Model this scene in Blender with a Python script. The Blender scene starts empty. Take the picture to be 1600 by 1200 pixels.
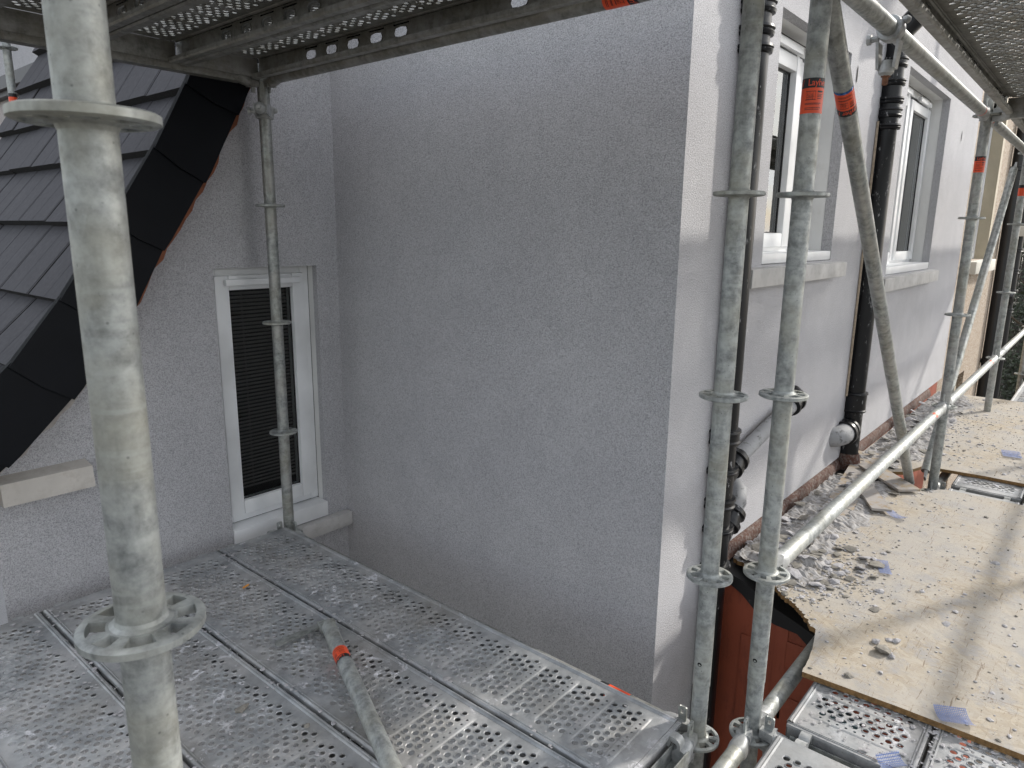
import bpy, bmesh, math, random
from mathutils import Vector, Matrix
random.seed(7)
S = bpy.context.scene
COL = S.collection
R = math.radians

# ---------------------------------------------------------------- camera
def cam_axes(yaw, pitch, roll):
    a, b, c = R(yaw), R(pitch), R(roll)
    return (Matrix.Rotation(a, 3, 'Z') @ Matrix.Rotation(b, 3, 'X') @ Matrix.Rotation(c, 3, 'Y'))
cam = bpy.data.cameras.new('camera'); cam_o = bpy.data.objects.new('camera', cam); COL.objects.link(cam_o)
A = cam_axes(-49.793, -12.225, -.6886)
rot = Matrix((A.col[0], A.col[2], -A.col[1])).transposed()
CAM = Vector((0, 0, 1.405))
cam_o.matrix_world = Matrix.Translation(CAM) @ rot.to_4x4()
cam.sensor_width = 36; cam.lens = 36 * 1100.5 / 1600
cam.clip_start = .02; cam.clip_end = 400
cam.dof.use_dof = True; cam.dof.focus_distance = 2.6; cam.dof.aperture_fstop = 13.0
S.camera = cam_o

# ---------------------------------------------------------------- sky, sun, exposure
SUN_EL = 31.0
W = bpy.data.worlds.new('World'); S.world = W; W.use_nodes = True
nt = W.node_tree; bg = nt.nodes['Background']
sky = nt.nodes.new('ShaderNodeTexSky'); sky.sky_type = 'NISHITA'; sky.sun_disc = False
sky.sun_elevation = R(SUN_EL); sky.sun_rotation = R(116.6); sky.air_density = 1.0; sky.dust_density = 1.5; sky.ozone_density = 1.0
tc = nt.nodes.new('ShaderNodeTexCoord'); mp = nt.nodes.new('ShaderNodeMapping'); mp.inputs['Scale'].default_value = (1, 1, 2.2)
cn = nt.nodes.new('ShaderNodeTexNoise'); cn.inputs['Scale'].default_value = 2.6; cn.inputs['Detail'].default_value = 7; cn.inputs['Roughness'].default_value = .58
cr = nt.nodes.new('ShaderNodeValToRGB'); cr.color_ramp.elements[0].position = .38; cr.color_ramp.elements[1].position = .62
cm = nt.nodes.new('ShaderNodeMix'); cm.data_type = 'RGBA'
nt.links.new(tc.outputs['Generated'], mp.inputs['Vector']); nt.links.new(mp.outputs[0], cn.inputs['Vector'])
nt.links.new(cn.outputs['Fac'], cr.inputs['Fac']); nt.links.new(cr.outputs['Color'], cm.inputs['Factor'])
nt.links.new(sky.outputs['Color'], cm.inputs['A'])
dp = nt.nodes.new('ShaderNodeVectorMath'); dp.operation = 'DOT_PRODUCT'; nt.links.new(tc.outputs['Generated'], dp.inputs[0])
dp.inputs[1].default_value = (2 / 2.236 * math.cos(R(SUN_EL)), -1 / 2.236 * math.cos(R(SUN_EL)), math.sin(R(SUN_EL)))
cb = nt.nodes.new('ShaderNodeMapRange'); cb.interpolation_type = 'SMOOTHSTEP'; cb.inputs['From Min'].default_value = -.1; cb.inputs['From Max'].default_value = 1
cb.inputs['To Min'].default_value = 9.5; cb.inputs['To Max'].default_value = 20     # thin cloud is brighter towards the sun
nt.links.new(dp.outputs['Value'], cb.inputs['Value'])
ct = nt.nodes.new('ShaderNodeVectorMath'); ct.operation = 'SCALE'; ct.inputs[0].default_value = (1.0, 1.0, 1.0); nt.links.new(cb.outputs[0], ct.inputs['Scale'])
nt.links.new(ct.outputs[0], cm.inputs['B'])
nt.links.new(cm.outputs['Result'], bg.inputs['Color']); bg.inputs['Strength'].default_value = .14
sun = bpy.data.lights.new('sun', 'SUN'); sun.energy = 3.3; sun.angle = R(2.0); sun.color = (1, .95, .87)
sun_o = bpy.data.objects.new('sun', sun); COL.objects.link(sun_o)
to_sun = Vector((2 / 2.236 * math.cos(R(SUN_EL)), -1 / 2.236 * math.cos(R(SUN_EL)), math.sin(R(SUN_EL))))
sun_o.rotation_euler = to_sun.to_track_quat('Z', 'Y').to_euler(); sun_o.location = to_sun * 30
vs = S.view_settings; vs.view_transform = 'Standard'; vs.look = 'None'; vs.exposure = .3; vs.gamma = 1; vs.use_curve_mapping = False
S.cycles.max_bounces = 6; S.cycles.transparent_max_bounces = 12

# ---------------------------------------------------------------- materials
class NT:
    def __init__(s, name):
        m = bpy.data.materials.new(name); m.use_nodes = True
        s.m = m; s.t = m.node_tree; s.n = s.t.nodes; s.b = s.n['Principled BSDF']
        s.pos = s.n.new('ShaderNodeNewGeometry').outputs['Position']
    def link(s, a, b): s.t.links.new(a, b)
    def map(s, scale=(1, 1, 1), rot=(0, 0, 0), src=None):
        k = s.n.new('ShaderNodeMapping'); k.inputs['Scale'].default_value = scale; k.inputs['Rotation'].default_value = rot
        s.link(src or s.pos, k.inputs['Vector']); return k.outputs[0]
    def noise(s, scale, detail=4, rough=.5, vec=None, dist=0):
        k = s.n.new('ShaderNodeTexNoise'); k.inputs['Scale'].default_value = scale; k.inputs['Detail'].default_value = detail
        k.inputs['Roughness'].default_value = rough; k.inputs['Distortion'].default_value = dist
        s.link(vec or s.pos, k.inputs['Vector']); return k.outputs['Fac']
    def voro(s, scale, vec=None, out='Distance', feature='F1'):
        k = s.n.new('ShaderNodeTexVoronoi'); k.feature = feature; k.inputs['Scale'].default_value = scale
        s.link(vec or s.pos, k.inputs['Vector']); return k.outputs[out]
    def ramp(s, fac, *stops):
        k = s.n.new('ShaderNodeValToRGB'); e = k.color_ramp.elements
        while len(e) < len(stops): e.new(.5)
        for el, (p, c) in zip(e, stops):
            el.position = p; el.color = (c, c, c, 1) if not isinstance(c, tuple) else (*c, 1)
        s.link(fac, k.inputs['Fac']); return k.outputs['Color']
    def mix(s, f, a, b, mode='MIX'):
        k = s.n.new('ShaderNodeMix'); k.data_type = 'RGBA'; k.blend_type = mode
        for v, i in ((f, 'Factor'), (a, 'A'), (b, 'B')):
            if hasattr(v, 'node'): s.link(v, k.inputs[i])
            elif isinstance(v, tuple): k.inputs[i].default_value = (*v, 1)
            else: k.inputs[i].default_value = v
        return k.outputs['Result']
    def math(s, op, a, b=0):
        k = s.n.new('ShaderNodeMath'); k.operation = op
        for v, i in ((a, 0), (b, 1)):
            if hasattr(v, 'node'): s.link(v, k.inputs[i])
            else: k.inputs[i].default_value = v
        return k.outputs[0]
    def set(s, **kw):
        for k, v in kw.items():
            k = {'col': 'Base Color', 'rough': 'Roughness', 'metal': 'Metallic', 'spec': 'Specular IOR Level'}[k]
            if hasattr(v, 'node'): s.link(v, s.b.inputs[k])
            else: s.b.inputs[k].default_value = (*v, 1) if isinstance(v, tuple) else v
        return s
    def bump(s, h, strength=.3, dist=.002):
        k = s.n.new('ShaderNodeBump'); k.inputs['Strength'].default_value = strength; k.inputs['Distance'].default_value = dist
        s.link(h, k.inputs['Height']); s.link(k.outputs[0], s.b.inputs['Normal']); return s

def m_galv(name, lo, hi, tint, metal=.55, dust=0.0, rough=(.34, .6)):
    k = NT(name)
    n1 = k.noise(38, 8, .66); n2 = k.noise(7, 4, .55); n3 = k.noise(120, 3, .6)
    c = k.ramp(n1, (.34, lo), (.64, hi))
    c = k.mix(k.ramp(n2, (.45, 0.), (.66, .6)), c, tint)
    n4 = k.noise(11, 6, .7, dist=.8); c = k.mix(k.ramp(n4, (.52, 0.), (.62, .4)), c, tuple(min(1, x * 1.05) for x in hi))
    streak = k.noise(40, 3, .6, k.map((1, 1, .12)))
    c = k.mix(k.ramp(streak, (.56, 0.), (.72, .35)), c, tuple(x * .55 for x in lo))
    spots = k.voro(55); c = k.mix(k.ramp(spots, (.04, .7), (.1, 0.)), c, tuple(x * .5 for x in lo))
    band = k.noise(30, 2, .5, k.map((.3, .3, 3.0)))
    c = k.mix(k.ramp(band, (.58, 0.), (.75, .3)), c, tuple(min(1, x * 1.25) for x in hi))
    mk = k.ramp(k.noise(52, 7, .75, k.map((1, 1, .5))), (.66, 0.), (.70, .75)); c = k.mix(mk, c, tuple(x * .38 for x in lo))
    sm = k.ramp(k.noise(33, 8, .8), (.685, 0.), (.70, .8)); c = k.mix(sm, c, (.55, .545, .53))
    if dust:
        d = k.ramp(k.noise(9, 8, .68), (.5 - dust * .1, 0.), (.62, 1.)); c = k.mix(k.math('MULTIPLY', d, .55), c, (.42, .41, .40))
    k.set(col=c, metal=metal, rough=k.ramp(n1, (.3, rough[1]), (.75, rough[0])))
    return k.bump(n3, .12, .0008).m
MT = {}
MT['galv'] = m_galv('galvanised_tube', (.18, .192, .192), (.43, .45, .44), (.36, .35, .285), .42, rough=(.42, .62))
MT['galv_old'] = m_galv('galvanised_weathered', (.16, .17, .165), (.40, .42, .405), (.29, .28, .23), .55, .3)
MT['galv_head'] = m_galv('galvanised_casting', (.30, .31, .31), (.52, .53, .53), (.38, .38, .35), .45)
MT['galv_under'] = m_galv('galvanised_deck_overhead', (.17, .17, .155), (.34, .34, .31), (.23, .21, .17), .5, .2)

def deck_mat():
    k = NT('galvanised_deck_dusty')
    n1 = k.noise(14, 7, .65); c = k.ramp(n1, (.3, (.23, .24, .25)), (.72, (.45, .465, .475)))
    br = k.ramp(k.noise(3.2, 5, .6), (.46, 0.), (.68, .6)); c = k.mix(br, c, (.27, .25, .22))
    film = k.ramp(k.noise(5.5, 9, .72), (.46, .0), (.66, .7)); c = k.mix(film, c, (.47, .46, .455))
    sp = k.ramp(k.noise(16, 10, .78, dist=.6), (.565, 0.), (.59, 1.))
    gate = k.ramp(k.noise(2.6, 3), (.44, 0.), (.56, 1.)); sp = k.math('MULTIPLY', sp, gate)
    c = k.mix(sp, c, (.60, .60, .625))
    dk = k.ramp(k.noise(60, 4, .7), (.62, 0.), (.72, .55)); c = k.mix(dk, c, (.16, .15, .14))
    cover = k.math('MAXIMUM', k.math('MULTIPLY', film, .9), sp)
    k.set(col=c, metal=k.math('MULTIPLY', k.math('SUBTRACT', 1.0, cover), .38), rough=k.ramp(n1, (.3, .62), (.7, .42)))
    return k.bump(k.math('ADD', k.math('MULTIPLY', sp, 1.5), k.noise(150, 3)), .35, .0012).m
MT['deck'] = deck_mat()

def render_mat(name, c0, c1, grain=245.):
    k = NT(name)
    g = k.noise(grain, 2, .8); v = k.voro(grain * .8)
    big = k.noise(1.4, 5, .6); mid = k.noise(7, 5, .65)
    c = k.mix(k.ramp(big, (.35, 0.), (.65, 1.)), c0, c1)
    c = k.mix(k.ramp(mid, (.4, .0), (.7, .35)), c, tuple(x * .84 for x in c0))
    tr = k.noise(5, 6, .7, k.map((1, 1, .8)), 1.0); c = k.mix(k.ramp(tr, (.5, 0.), (.72, .2)), c, tuple(min(1, x * 1.12) for x in c1))
    c = k.mix(k.ramp(g, (.36, .72), (.50, 0.)), c, tuple(x * .45 for x in c0))
    c = k.mix(k.ramp(g, (.54, 0.), (.66, .45)), c, tuple(min(1, x * 1.35) for x in c1))
    k.set(col=c, rough=.92, spec=.2)
    return k.bump(k.math('ADD', g, k.math('MULTIPLY', v, .6)), .8, .0028).m
MT['render'] = render_mat('grey_textured_render', (.455, .452, .472), (.515, .512, .53))
MT['render_base'] = render_mat('rear_wall_render', (.50, .46, .45), (.56, .52, .50), 200.)

def simple(name, col, rough=.5, var=.15, scale=20., metal=0., bump=0., spec=.5, detail=5):
    k = NT(name); n = k.noise(scale, detail, .62)
    k.set(col=k.ramp(n, (.3, tuple(x * (1 - var) for x in col)), (.7, tuple(min(1, x * (1 + var)) for x in col))), rough=rough, metal=metal, spec=spec)
    if bump: k.bump(k.noise(scale * 5, 4), bump, .002)
    return k.m
def dirty(name, col, dirt, rough=.5, th=(.52, .68), scale=30., spec=.5, bump=.1, amt=.9, stretch=(1, 1, 1)):
    k = NT(name); v = k.map(stretch)
    n = k.noise(scale, 9, .75, v); f = k.math('MULTIPLY', k.ramp(n, (th[0], 0.), (th[1], amt)), 1.0)
    base = k.ramp(k.noise(scale * .3, 4), (.3, tuple(x * .85 for x in col)), (.7, tuple(min(1, x * 1.12) for x in col)))
    k.set(col=k.mix(f, base, dirt), rough=k.math('ADD', rough, k.math('MULTIPLY', f, .3)), spec=spec)
    if bump: k.bump(n, bump, .003)
    return k.m
MT['upvc'] = dirty('white_upvc', (.78, .79, .80), (.55, .54, .52), .32, (.6, .85), 12., amt=.5, bump=.02)
MT['liner'] = dirty('white_reveal_lining', (.72, .72, .71), (.5, .49, .46), .5, (.58, .8), 8., amt=.5, bump=.03)
MT['concrete'] = dirty('pale_concrete_sill', (.50, .49, .48), (.30, .29, .27), .9, (.5, .72), 24., spec=.2, bump=.3, amt=.6)
MT['corbel'] = dirty('cream_kneeler_stone', (.52, .49, .45), (.36, .32, .28), .9, (.5, .75), 22., spec=.2, bump=.3, amt=.6)
MT['pipe'] = dirty('black_pipe_plastered', (.007, .0075, .009), (.40, .40, .41), .32, (.60, .66), 38., bump=.10, amt=.85, stretch=(1, 1, .35), spec=.35)
MT['pipe_clean'] = dirty('black_pipe_gloss', (.015, .015, .016), (.2, .2, .2), .3, (.72, .85), 30., bump=.03)
MT['pipe_grey'] = dirty('waste_pipe_plastered', (.27, .275, .285), (.10, .10, .10), .7, (.55, .62), 30., bump=.4, amt=.85)
MT['red'] = dirty('red_painted_masonry', (.30, .07, .034), (.10, .035, .025), .62, (.5, .75), 9., bump=.35, amt=.7, stretch=(1.6, 1.6, .5))
MT['upstand'] = dirty('terracotta_upstand', (.085, .034, .022), (.20, .18, .165), .9, (.46, .6), 60., bump=.4, amt=.85)
MT['felt'] = dirty('black_bitumen_felt', (.014, .014, .015), (.16, .15, .15), .6, (.6, .75), 16., bump=.5)
MT['teal'] = dirty('teal_paint', (.045, .10, .115), (.02, .04, .05), .5, (.5, .7), 10., stretch=(2, 2, .3))
MT['verge'] = dirty('black_verge_cap', (.0045, .0055, .008), (.13, .13, .14), .5, (.70, .80), 26., bump=.06, amt=.7, spec=.14)
MT['mortar_red'] = simple('terracotta_edge', (.27, .10, .052), .85, .3, 30., bump=.4)
MT['mortar_pale'] = simple('pale_bedding_mortar', (.40, .37, .34), .9, .2, 30., bump=.4)
MT['fascia'] = simple('dark_fascia', (.06, .058, .062), .5, .15)
MT['dark'] = simple('dark_void', (.012, .012, .012), .9, .1)
MT['room'] = simple('dim_room_lining', (.05, .047, .045), .9, .1)
MT['slat'] = simple('blind_slat', (.17, .16, .15), .5, .1)
MT['gasket'] = simple('black_gasket', (.012, .012, .013), .5, .1)
MT['coping'] = simple('rust_bolt', (.20, .09, .05), .8, .4, 80., bump=.4)
MT['orange'] = dirty('orange_red_sticker', (.80, .085, .022), (.45, .05, .02), .42, (.62, .75), 40., bump=.02, amt=.6)
MT['ink'] = simple('black_sticker_print', (.012, .012, .013), .45, .1)
MT['ink_red'] = simple('red_sticker_lettering', (.72, .075, .025), .45, .1)
MT['foil'] = simple('blue_foil_strip', (.05, .12, .30), .25, .4, 300., metal=.6)
MT['cream'] = simple('cream_paint', (.44, .385, .285), .6, .08, 6.)
MT['creamstone'] = simple('cream_sill', (.58, .56, .50), .7, .06, 9.)
MT['blue'] = simple('blue_mesh_fabric', (.16, .22, .44), .7, .25, 60.)
MT['butt'] = simple('orange_filter', (.62, .27, .06), .8, .2, 100.)
MT['leaf'] = simple('dark_leaf', (.022, .036, .017), .6, .5, 3.)
MT['bark'] = simple('bark', (.09, .07, .05), .9, .3, 12., bump=.5)

def tile_mat():
    k = NT('slate_grey_concrete_tile'); n = k.noise(60, 6, .7); st = k.noise(26, 4, .6, k.map((.25, 1.6, .25)))
    c = k.ramp(n, (.3, (.036, .036, .043)), (.7, (.062, .061, .070)))
    c = k.mix(k.ramp(st, (.55, 0.), (.75, .3)), c, (.11, .11, .125))
    c = k.mix(k.ramp(k.noise(14, 9, .8), (.66, 0.), (.72, .6)), c, (.26, .26, .27))
    return k.set(col=c, rough=.78, spec=.35).bump(n, .3, .0015).m
MT['tile'] = tile_mat()
MT['tile_edge'] = simple('mossy_tile_butt', (.022, .022, .023), .95, .5, 90., bump=1.)

def osb_mat():
    k = NT('dusty_strand_board'); c = None
    for i, (a, sc) in enumerate(((.15, (14, 70, 1)), (1.2, (16, 80, 1)), (2.3, (15, 64, 1)))):
        v = k.map((1, 1, 1), (0, 0, a)); mv = k.map(sc, (0, 0, 0), v)
        vc = k.voro(1.0, mv, 'Color'); sep = k.n.new('ShaderNodeSeparateColor'); k.link(vc, sep.inputs[0])
        col = k.ramp(sep.outputs[0], (.0, (.35, .29, .21)), (.5, (.41, .35, .265)), (1., (.47, .41, .32)))
        if c is None: c = col
        else: c = k.mix(k.ramp(sep.outputs[1], (.5, 0.), (.56, 1.)), c, col)
        crack = k.ramp(k.voro(1.0, mv, 'Distance', 'DISTANCE_TO_EDGE'), (.0, .5), (.02, 0.))
        gate = k.ramp(sep.outputs[2], (.78, 0.), (.8, 1.))
        c = k.mix(k.math('MULTIPLY', crack, gate), c, (.12, .075, .04))
    d = k.ramp(k.noise(3.1, 9, .66), (.36, .12), (.60, .8)); c = k.mix(d, c, (.41, .39, .36))
    d2 = k.ramp(k.noise(9, 10, .75), (.50, 0.), (.62, .85)); c = k.mix(d2, c, (.345, .335, .325))
    d3 = k.ramp(k.noise(1.7, 6, .7, dist=.5), (.52, 0.), (.66, .55)); c = k.mix(d3, c, (.36, .34, .315))
    sp = k.ramp(k.noise(85, 5, .8), (.60, 0.), (.64, .75)); c = k.mix(sp, c, (.20, .18, .155))
    ln = k.ramp(k.noise(30, 6, .7, k.map((.3, 3.2, 1), (0, 0, .6)), 1.5), (.61, 0.), (.63, .7)); c = k.mix(ln, c, (.17, .12, .08))
    ln2 = k.ramp(k.noise(26, 6, .72, k.map((3.4, .3, 1), (0, 0, .3)), 1.2), (.62, 0.), (.64, .6)); c = k.mix(ln2, c, (.20, .14, .09))
    k.set(col=c, rough=.88, spec=.2)
    return k.bump(k.math('ADD', d2, k.noise(160, 4)), .4, .0015).m
MT['osb'] = osb_mat()
MT['osb_edge'] = simple('frayed_board_edge', (.20, .115, .045), .95, .45, 70., bump=.8)
MT['ply'] = dirty('dusty_plywood_strip', (.34, .26, .17), (.36, .35, .345), .85, (.38, .52), 14., bump=.2, amt=.8, spec=.2)
MT['chip'] = simple('grey_mortar_chip', (.40, .39, .40), .95, .28, 45., bump=.8)
MT['drift'] = dirty('mortar_drift_dust', (.36, .35, .345), (.20, .18, .155), .95, (.5, .62), 40., bump=.8, spec=.1)
MT['chip_dark'] = simple('brown_mortar_chip', (.22, .205, .18), .95, .3, 45., bump=.8)

def pebble_mat():
    k = NT('pebble_dash'); v = k.voro(95, out='Color'); sep = k.n.new('ShaderNodeSeparateColor'); k.link(v, sep.inputs[0])
    c = k.ramp(sep.outputs[0], (0., (.22, .165, .12)), (.35, (.38, .30, .225)), (.8, (.48, .41, .33)), (1., (.58, .54, .48)))
    e = k.voro(95, out='Distance', feature='DISTANCE_TO_EDGE'); c = k.mix(k.ramp(e, (0., .6), (.12, 0.)), c, (.22, .15, .10))
    return k.set(col=c, rough=.85).bump(e, .9, .006).m
MT['pebble'] = pebble_mat()
def ground_mat():
    k = NT('concrete_yard'); n = k.noise(2.2, 8, .65)
    return k.set(col=k.ramp(n, (.3, (.06, .054, .046)), (.7, (.11, .10, .086))), rough=.95).m
MT['ground'] = ground_mat()
MT['galv_shade'] = simple('shade_darkened_deck', (.040, .037, .033), .95, .3, 8.)  # near-black deck copy: shade under the lower deck put into the colour

def glass_mat(name, wavy=0.0, ior=1.9):
    k = NT(name); n = k.n; n.remove(k.b)
    tr = n.new('ShaderNodeBsdfTransparent'); tr.inputs[0].default_value = (.80, .81, .81, 1)
    gl = n.new('ShaderNodeBsdfGlossy'); gl.inputs['Roughness'].default_value = .012; gl.inputs[0].default_value = (.95, .97, .97, 1)
    fr = n.new('ShaderNodeFresnel'); fr.inputs['IOR'].default_value = ior
    mx = n.new('ShaderNodeMixShader'); b = n.new('ShaderNodeBump')
    if wavy:
        h = k.math('ADD', k.voro(34, k.map((1, 1, .8)), 'Distance', 'SMOOTH_F1'), k.math('MULTIPLY', k.noise(30, 3, .5, dist=2.5), 1.2)); b.inputs['Strength'].default_value = wavy; b.inputs['Distance'].default_value = .02
    else:
        h = k.noise(3, 2); b.inputs['Strength'].default_value = .05; b.inputs['Distance'].default_value = .01
    k.link(h, b.inputs['Height']); k.link(b.outputs[0], gl.inputs['Normal']); k.link(b.outputs[0], fr.inputs['Normal'])
    k.link(fr.outputs[0], mx.inputs[0]); k.link(tr.outputs[0], mx.inputs[1]); k.link(gl.outputs[0], mx.inputs[2])
    k.link(mx.outputs[0], n['Material Output'].inputs['Surface']); return k.m
MT['glass'] = glass_mat('window_glass')
MT['glass_obscure'] = glass_mat('patterned_glass', .5)
MT['glass_dark'] = glass_mat('shaded_window_glass', 0, 1.28)

# ---------------------------------------------------------------- mesh helpers
ORG = {}
class MB:
    def __init__(s): s.v = []; s.f = []; s.mi = []
    def add(s, vs, fs, mi=0):
        o = len(s.v); s.v += [tuple(v) for v in vs]
        s.f += [tuple(i + o for i in f) for f in fs]; s.mi += [mi] * len(fs)
        return s
    def box(s, x0, x1, y0, y1, z0, z1, mi=0, bev=0.0):
        if not bev:
            v = [(x, y, z) for z in (z0, z1) for y in (y0, y1) for x in (x0, x1)]
            return s.add(v, [(0, 2, 3, 1), (4, 5, 7, 6), (0, 1, 5, 4), (2, 6, 7, 3), (0, 4, 6, 2), (1, 3, 7, 5)], mi)
        b = min(bev, (x1 - x0) / 2.01, (y1 - y0) / 2.01, (z1 - z0) / 2.01)
        bm = bmesh.new(); bmesh.ops.create_cube(bm, size=1)
        for w in bm.verts: w.co = Vector(((x0 + x1) / 2 + w.co.x * (x1 - x0), (y0 + y1) / 2 + w.co.y * (y1 - y0), (z0 + z1) / 2 + w.co.z * (z1 - z0)))
        bmesh.ops.bevel(bm, geom=bm.edges[:], offset=b, segments=2, affect='EDGES', profile=.6)
        return s.bm(bm, mi)
    def bm(s, bm, mi=0, mat=None):
        bm.verts.index_update()
        s.add([(mat @ v.co) if mat else v.co for v in bm.verts], [[v.index for v in f.verts] for f in bm.faces], mi); bm.free(); return s
    def tube(s, p, q, r, seg=28, r2=None, cap=True, mi=0, inner=0.0):
        p, q = Vector(p), Vector(q); d = (q - p).normalized()
        u = d.orthogonal().normalized(); w = d.cross(u); r2 = r if r2 is None else r2
        ring = lambda c, rr: [c + (u * math.cos(2 * math.pi * i / seg) + w * math.sin(2 * math.pi * i / seg)) * rr for i in range(seg)]
        v = ring(p, r) + ring(q, r2); f = [(i, (i + 1) % seg, seg + (i + 1) % seg, seg + i) for i in range(seg)]
        if inner:
            v += ring(p, inner) + ring(q, inner)
            for i in range(seg):
                j = (i + 1) % seg
                f += [(3 * seg + i, 3 * seg + j, 2 * seg + j, 2 * seg + i), (i, 2 * seg + i, 2 * seg + j, j), (seg + j, 3 * seg + j, 3 * seg + i, seg + i)]
        elif cap: f += [tuple(range(seg))[::-1], tuple(range(seg, 2 * seg))]
        return s.add(v, f, mi)
    def lathe(s, base, axis, prof, seg=28, mi=0):
        """prof: list of (along, radius); axis direction"""
        base = Vector(base); d = Vector(axis).normalized(); u = d.orthogonal().normalized(); w = d.cross(u); v = []
        for a, r in prof:
            for i in range(seg):
                t = 2 * math.pi * i / seg; v.append(base + d * a + (u * math.cos(t) + w * math.sin(t)) * max(r, 1e-5))
        f = [(k * seg + i, k * seg + (i + 1) % seg, (k + 1) * seg + (i + 1) % seg, (k + 1) * seg + i) for k in range(len(prof) - 1) for i in range(seg)]
        f += [tuple(range(seg))[::-1], tuple(range((len(prof) - 1) * seg, len(prof) * seg))]
        return s.add(v, f, mi)
    def path(s, pts, r, seg=20, mi=0):
        pts = [Vector(p) for p in pts]; v = []; u = None
        for i, p in enumerate(pts):
            d = (pts[min(i + 1, len(pts) - 1)] - pts[max(i - 1, 0)]).normalized()
            u = (d.orthogonal() if u is None else u - d * u.dot(d)).normalized(); w = d.cross(u); rr = r[i] if isinstance(r, (list, tuple)) else r
            v += [p + (u * math.cos(2 * math.pi * k / seg) + w * math.sin(2 * math.pi * k / seg)) * rr for k in range(seg)]
        f = [(k * seg + i, k * seg + (i + 1) % seg, (k + 1) * seg + (i + 1) % seg, (k + 1) * seg + i) for k in range(len(pts) - 1) for i in range(seg)]
        f += [tuple(range(seg))[::-1], tuple(range((len(pts) - 1) * seg, len(pts) * seg))]
        return s.add(v, f, mi)
    def prism(s, poly, h, mi=0, side_mi=None):
        """poly: list of 3D points (planar), extruded by vector h; n-gon caps"""
        h = Vector(h); n = len(poly); v = [Vector(p) for p in poly] + [Vector(p) + h for p in poly]
        s.add(v, [tuple(range(n))[::-1], tuple(range(n, 2 * n))], mi)
        o = len(s.v) - 2 * n; fs = [(o + i, o + (i + 1) % n, o + n + (i + 1) % n, o + n + i) for i in range(n)]
        s.f += fs; s.mi += [mi if side_mi is None else side_mi] * n
        return s
    def mesh(s, name, mats, smooth=35, org=Vector((0, 0, 0)), fix=True):
        me = bpy.data.meshes.new(name); me.from_pydata([(v[0] - org[0], v[1] - org[1], v[2] - org[2]) for v in s.v], [], s.f)
        for m in (mats if isinstance(mats, (list, tuple)) else [mats]): me.materials.append(MT[m] if isinstance(m, str) else m)
        if len(me.materials) > 1: me.polygons.foreach_set('material_index', s.mi)
        if fix:
            bm = bmesh.new(); bm.from_mesh(me); bmesh.ops.recalc_face_normals(bm, faces=bm.faces[:]); bm.to_mesh(me); bm.free()
        if smooth:
            me.polygons.foreach_set('use_smooth', [True] * len(me.polygons)); me.set_sharp_from_angle(angle=R(smooth))
        me.update(); return me
    def build(s, name, mats, parent=None, smooth=35, fix=True):
        org = ORG.get(parent.name, Vector((0, 0, 0))) if parent else Vector((0, 0, 0))
        o = bpy.data.objects.new(name, s.mesh(name, mats, smooth, org, fix)); COL.objects.link(o)
        if parent: o.parent = parent; ORG[o.name] = org
        return o
def tag(o, label, cat, group=None, kind=None):
    if label: o['label'] = label
    if cat: o['category'] = cat
    if group: o['group'] = group
    if kind: o['kind'] = kind
    return o
def thing(name, loc, label, cat, group=None):
    o = bpy.data.objects.new(name, None); COL.objects.link(o); o.location = loc; o.empty_display_size = .1
    ORG[o.name] = Vector(loc); return tag(o, label, cat, group)
def copy_tree(o, parent=None):
    c = o.copy(); COL.objects.link(c)
    if parent: c.parent = parent
    for ch in [x for x in KIDS.get(o.name, [])]: copy_tree(ch, c)
    return c
KIDS = {}
def link_mesh(name, me, parent, loc=(0, 0, 0), rotz=0):
    o = bpy.data.objects.new(name, me); COL.objects.link(o); o.parent = parent; o.location = loc; o.rotation_euler = (0, 0, rotz)
    ORG[o.name] = ORG.get(parent.name, Vector()) ; return o

# ---------------------------------------------------------------- setting
YF, XR, YW = 1.09, 2.12, 2.924       # facade plane, return wall plane, gable wall plane
g = MB(); g.add([(-120, -120, -2.9), (160, -120, -2.9), (160, 120, -2.9), (-120, 120, -2.9)], [(0, 1, 2, 3)])
tag(g.build('ground', 'ground', smooth=0), None, None, kind='structure')

house = thing('rendered_house', (XR, YF, -2.9), 'house newly coated in textured grey render behind the scaffolding', 'house')
W1 = (2.83, 3.72, 1.285, 2.235); W2 = (4.86, 6.15, 1.165, 2.375); W3 = (1.483, 1.997, -.036, 1.235)
XE = 7.46
def grid_wall(mb, xs, zs, holes, P, rev):
    """wall sheet with rectangular openings and reveals; P(x,d,z) -> point, d = depth into the wall"""
    xs = sorted(set(xs + [h[i] for h in holes for i in (0, 1)])); zs = sorted(set(zs + [h[i] for h in holes for i in (2, 3)]))
    for x0, x1 in zip(xs, xs[1:]):
        for z0, z1 in zip(zs, zs[1:]):
            if any(h[0] <= x0 and x1 <= h[1] and h[2] <= z0 and z1 <= h[3] for h in holes): continue
            mb.add([P(x0, 0, z0), P(x1, 0, z0), P(x1, 0, z1), P(x0, 0, z1)], [(0, 1, 2, 3)])
    for a, b, c, d in holes:
        for q in (((a, c), (a, d)), ((a, d), (b, d)), ((b, d), (b, c)), ((b, c), (a, c))):
            mb.add([P(q[0][0], 0, q[0][1]), P(q[1][0], 0, q[1][1]), P(q[1][0], rev, q[1][1]), P(q[0][0], rev, q[0][1])], [(0, 1, 2, 3)])
wl = MB()
grid_wall(wl, [XR, XE], [.125, 4.2], [W1, W2], lambda x, d, z: (x, YF + d, z), .05)
wl.add([(XR, YF, .125), (XE, YF, .125), (XE, YF + .1, .125), (XR, YF + .1, .125)], [(0, 1, 2, 3)])                    # underside of the coat
wl.add([(XE, YF, .125), (XE, YF + .3, .125), (XE, YF + .3, 4.2), (XE, YF, 4.2)], [(0, 1, 2, 3)])
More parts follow.
